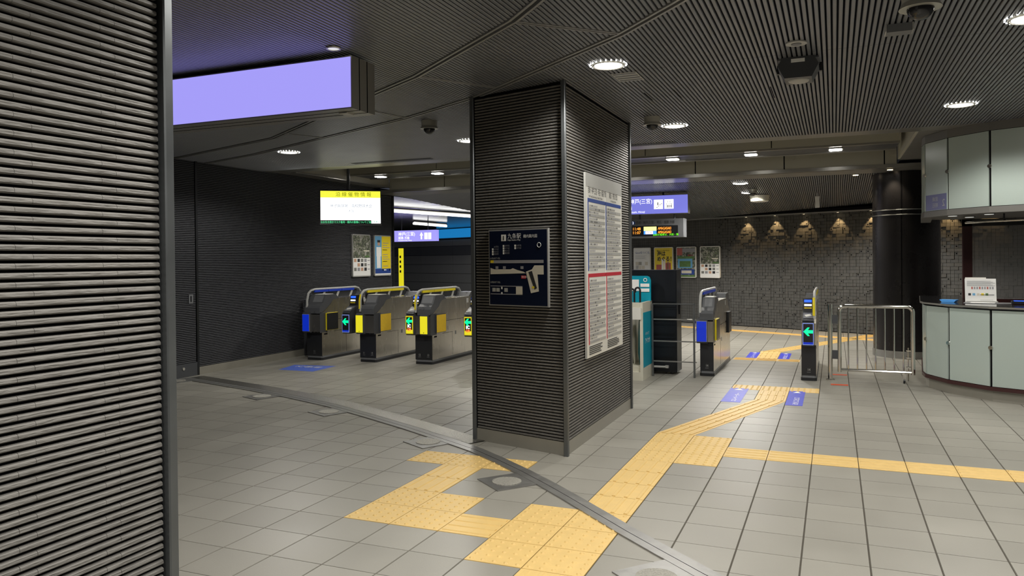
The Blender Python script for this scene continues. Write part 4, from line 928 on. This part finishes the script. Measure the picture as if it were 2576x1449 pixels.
# lights in the kiosk soffit
for x, y in ((2.30, 3.95), (1.98, 4.15), (2.20, 4.55), (3.0, 3.7)):
    t = thing('kiosk_light', 'round lamp set in the underside of the kiosk canopy, '+{2.30: 'nearest the front', 1.98: 'nearest the round pillar', 2.20: 'beside the window frame', 3.0: 'furthest right'}[x], 'ceiling light', (x, y, 1.887), 0, 'lamps under the kiosk canopy')
    MB().cyl((0, 0), .06, -.008, 0, 'lip', 20).build('ring', t); MB().cyl((0, 0), .045, -.011, -.007, 'E_dim', 20).build('lens', t)
    lamp('kiosk_lamp', 'SPOT', (x, y, 1.86), 9, (1, .93, .82), spot_size=2.2, spot_blend=.6, shadow_soft_size=.04)
t = thing('curved_rail', 'thin curved steel rail under the kiosk canopy', 'rail', (0, 0, 1.81)); MB().tube([(3.6, 3.9, 0), (3.0, 3.80, 0), (2.6, 3.92, 0), (2.32, 4.15, 0), (2.15, 4.45, 0)], .014, 'steel', 8).build('tube', t)
for x, y in ((2.45, 4.02), (2.8, 3.85)): MB().box(x-.008, x+.008, y-.008, y+.008, 0, .078, 'black').build('hanger', t)
# rear window of the kiosk
t = thing('kiosk_window', 'dark-framed glass partition standing at the back of the kiosk', 'window', (0, 5.3, 0))
X0 = 2.235
MB().box(X0, X0+.10, 0, .08, .80, 1.885, 'brown').build('post', t); MB().box(X0, 4.2, 0, .08, 1.80, 1.885, 'trimd').build('top_bar', t); MB().box(X0, 4.2, 0, .08, .80, .90, 'brown').build('sill', t)
MB().box(X0+.10, 4.2, .035, .04, .90, 1.80, 'darkglass').build('pane', t); MB().box(X0, 4.2, .0, .06, 0, .80, 'dgrey').build('lower_panel', t)
# things on the counter
t = thing('tray', 'small bright blue coin tray on the counter', 'tray', (1.90, 3.80, .936), -.4)
MB().prism([(-.06, 0), (.06, 0), (.082, .026), (-.082, .026)], -.05, .05, 'tray', 1).build('dish', t)
t = thing('fare_notice', 'white fare leaflet propped on a stand on the counter', 'notice', (2.20, 3.86, .936), -.05)
tl = Matrix.Rotation(-.22, 4, 'X'); MB().box(-.14, .15, 0, .006, 0, .255, 'paper').xf(tl).build('sheet', t); MB().box(-.135, .06, .006, .012, .0, .27, 'white').xf(tl).build('backing', t)
m = MB()
for k in range(6): m.box(-.12, .10+.02*(k % 3), -.002, -.0005, .225-.010*k, .228-.010*k, 'inkg')
for k in range(9): m.box(-.08+.024*k, -.066+.024*k, -.002, -.0005, .14, .165, 'pred' if k % 3 == 0 else 'inkg')
for k in range(5): m.box(-.11+.04*k, -.085+.04*k, -.002, -.0005, .07, .095, ('ink', 'psky', 'pbeige', 'pyel', 'green')[k])
m.box(.0, .13, -.003, -.0005, .075, .080, 'ink'); m.box(.0, .12, -.002, -.0005, .02, .022, 'inkg'); m.xf(tl).build('print', t)
MB().box(-.13, .16, -.03, .08, 0, .008, 'lgrey').build('stand', t)
t = thing('desk_mat', 'flat grey document mat lying on the counter', 'mat', (2.32, 3.62, .936), -.25); MB().box(-.30, .30, -.10, .10, 0, .004, 'mgrey').build('mat', t); MB().box(-.24, -.02, -.095, .03, .004, .006, 'paper').build('sheet', t)
t = thing('card_reader', 'black card reader with a blue glowing strip at the edge of the counter', 'card reader', (2.50, 3.50, .940), -.1); MB().box(-.08, .10, -.06, .06, .002, .03, 'black', .01).build('body', t); MB().box(-.06, .04, -.062, .02, .028, .032, 'E_btn').build('glow_strip', t)
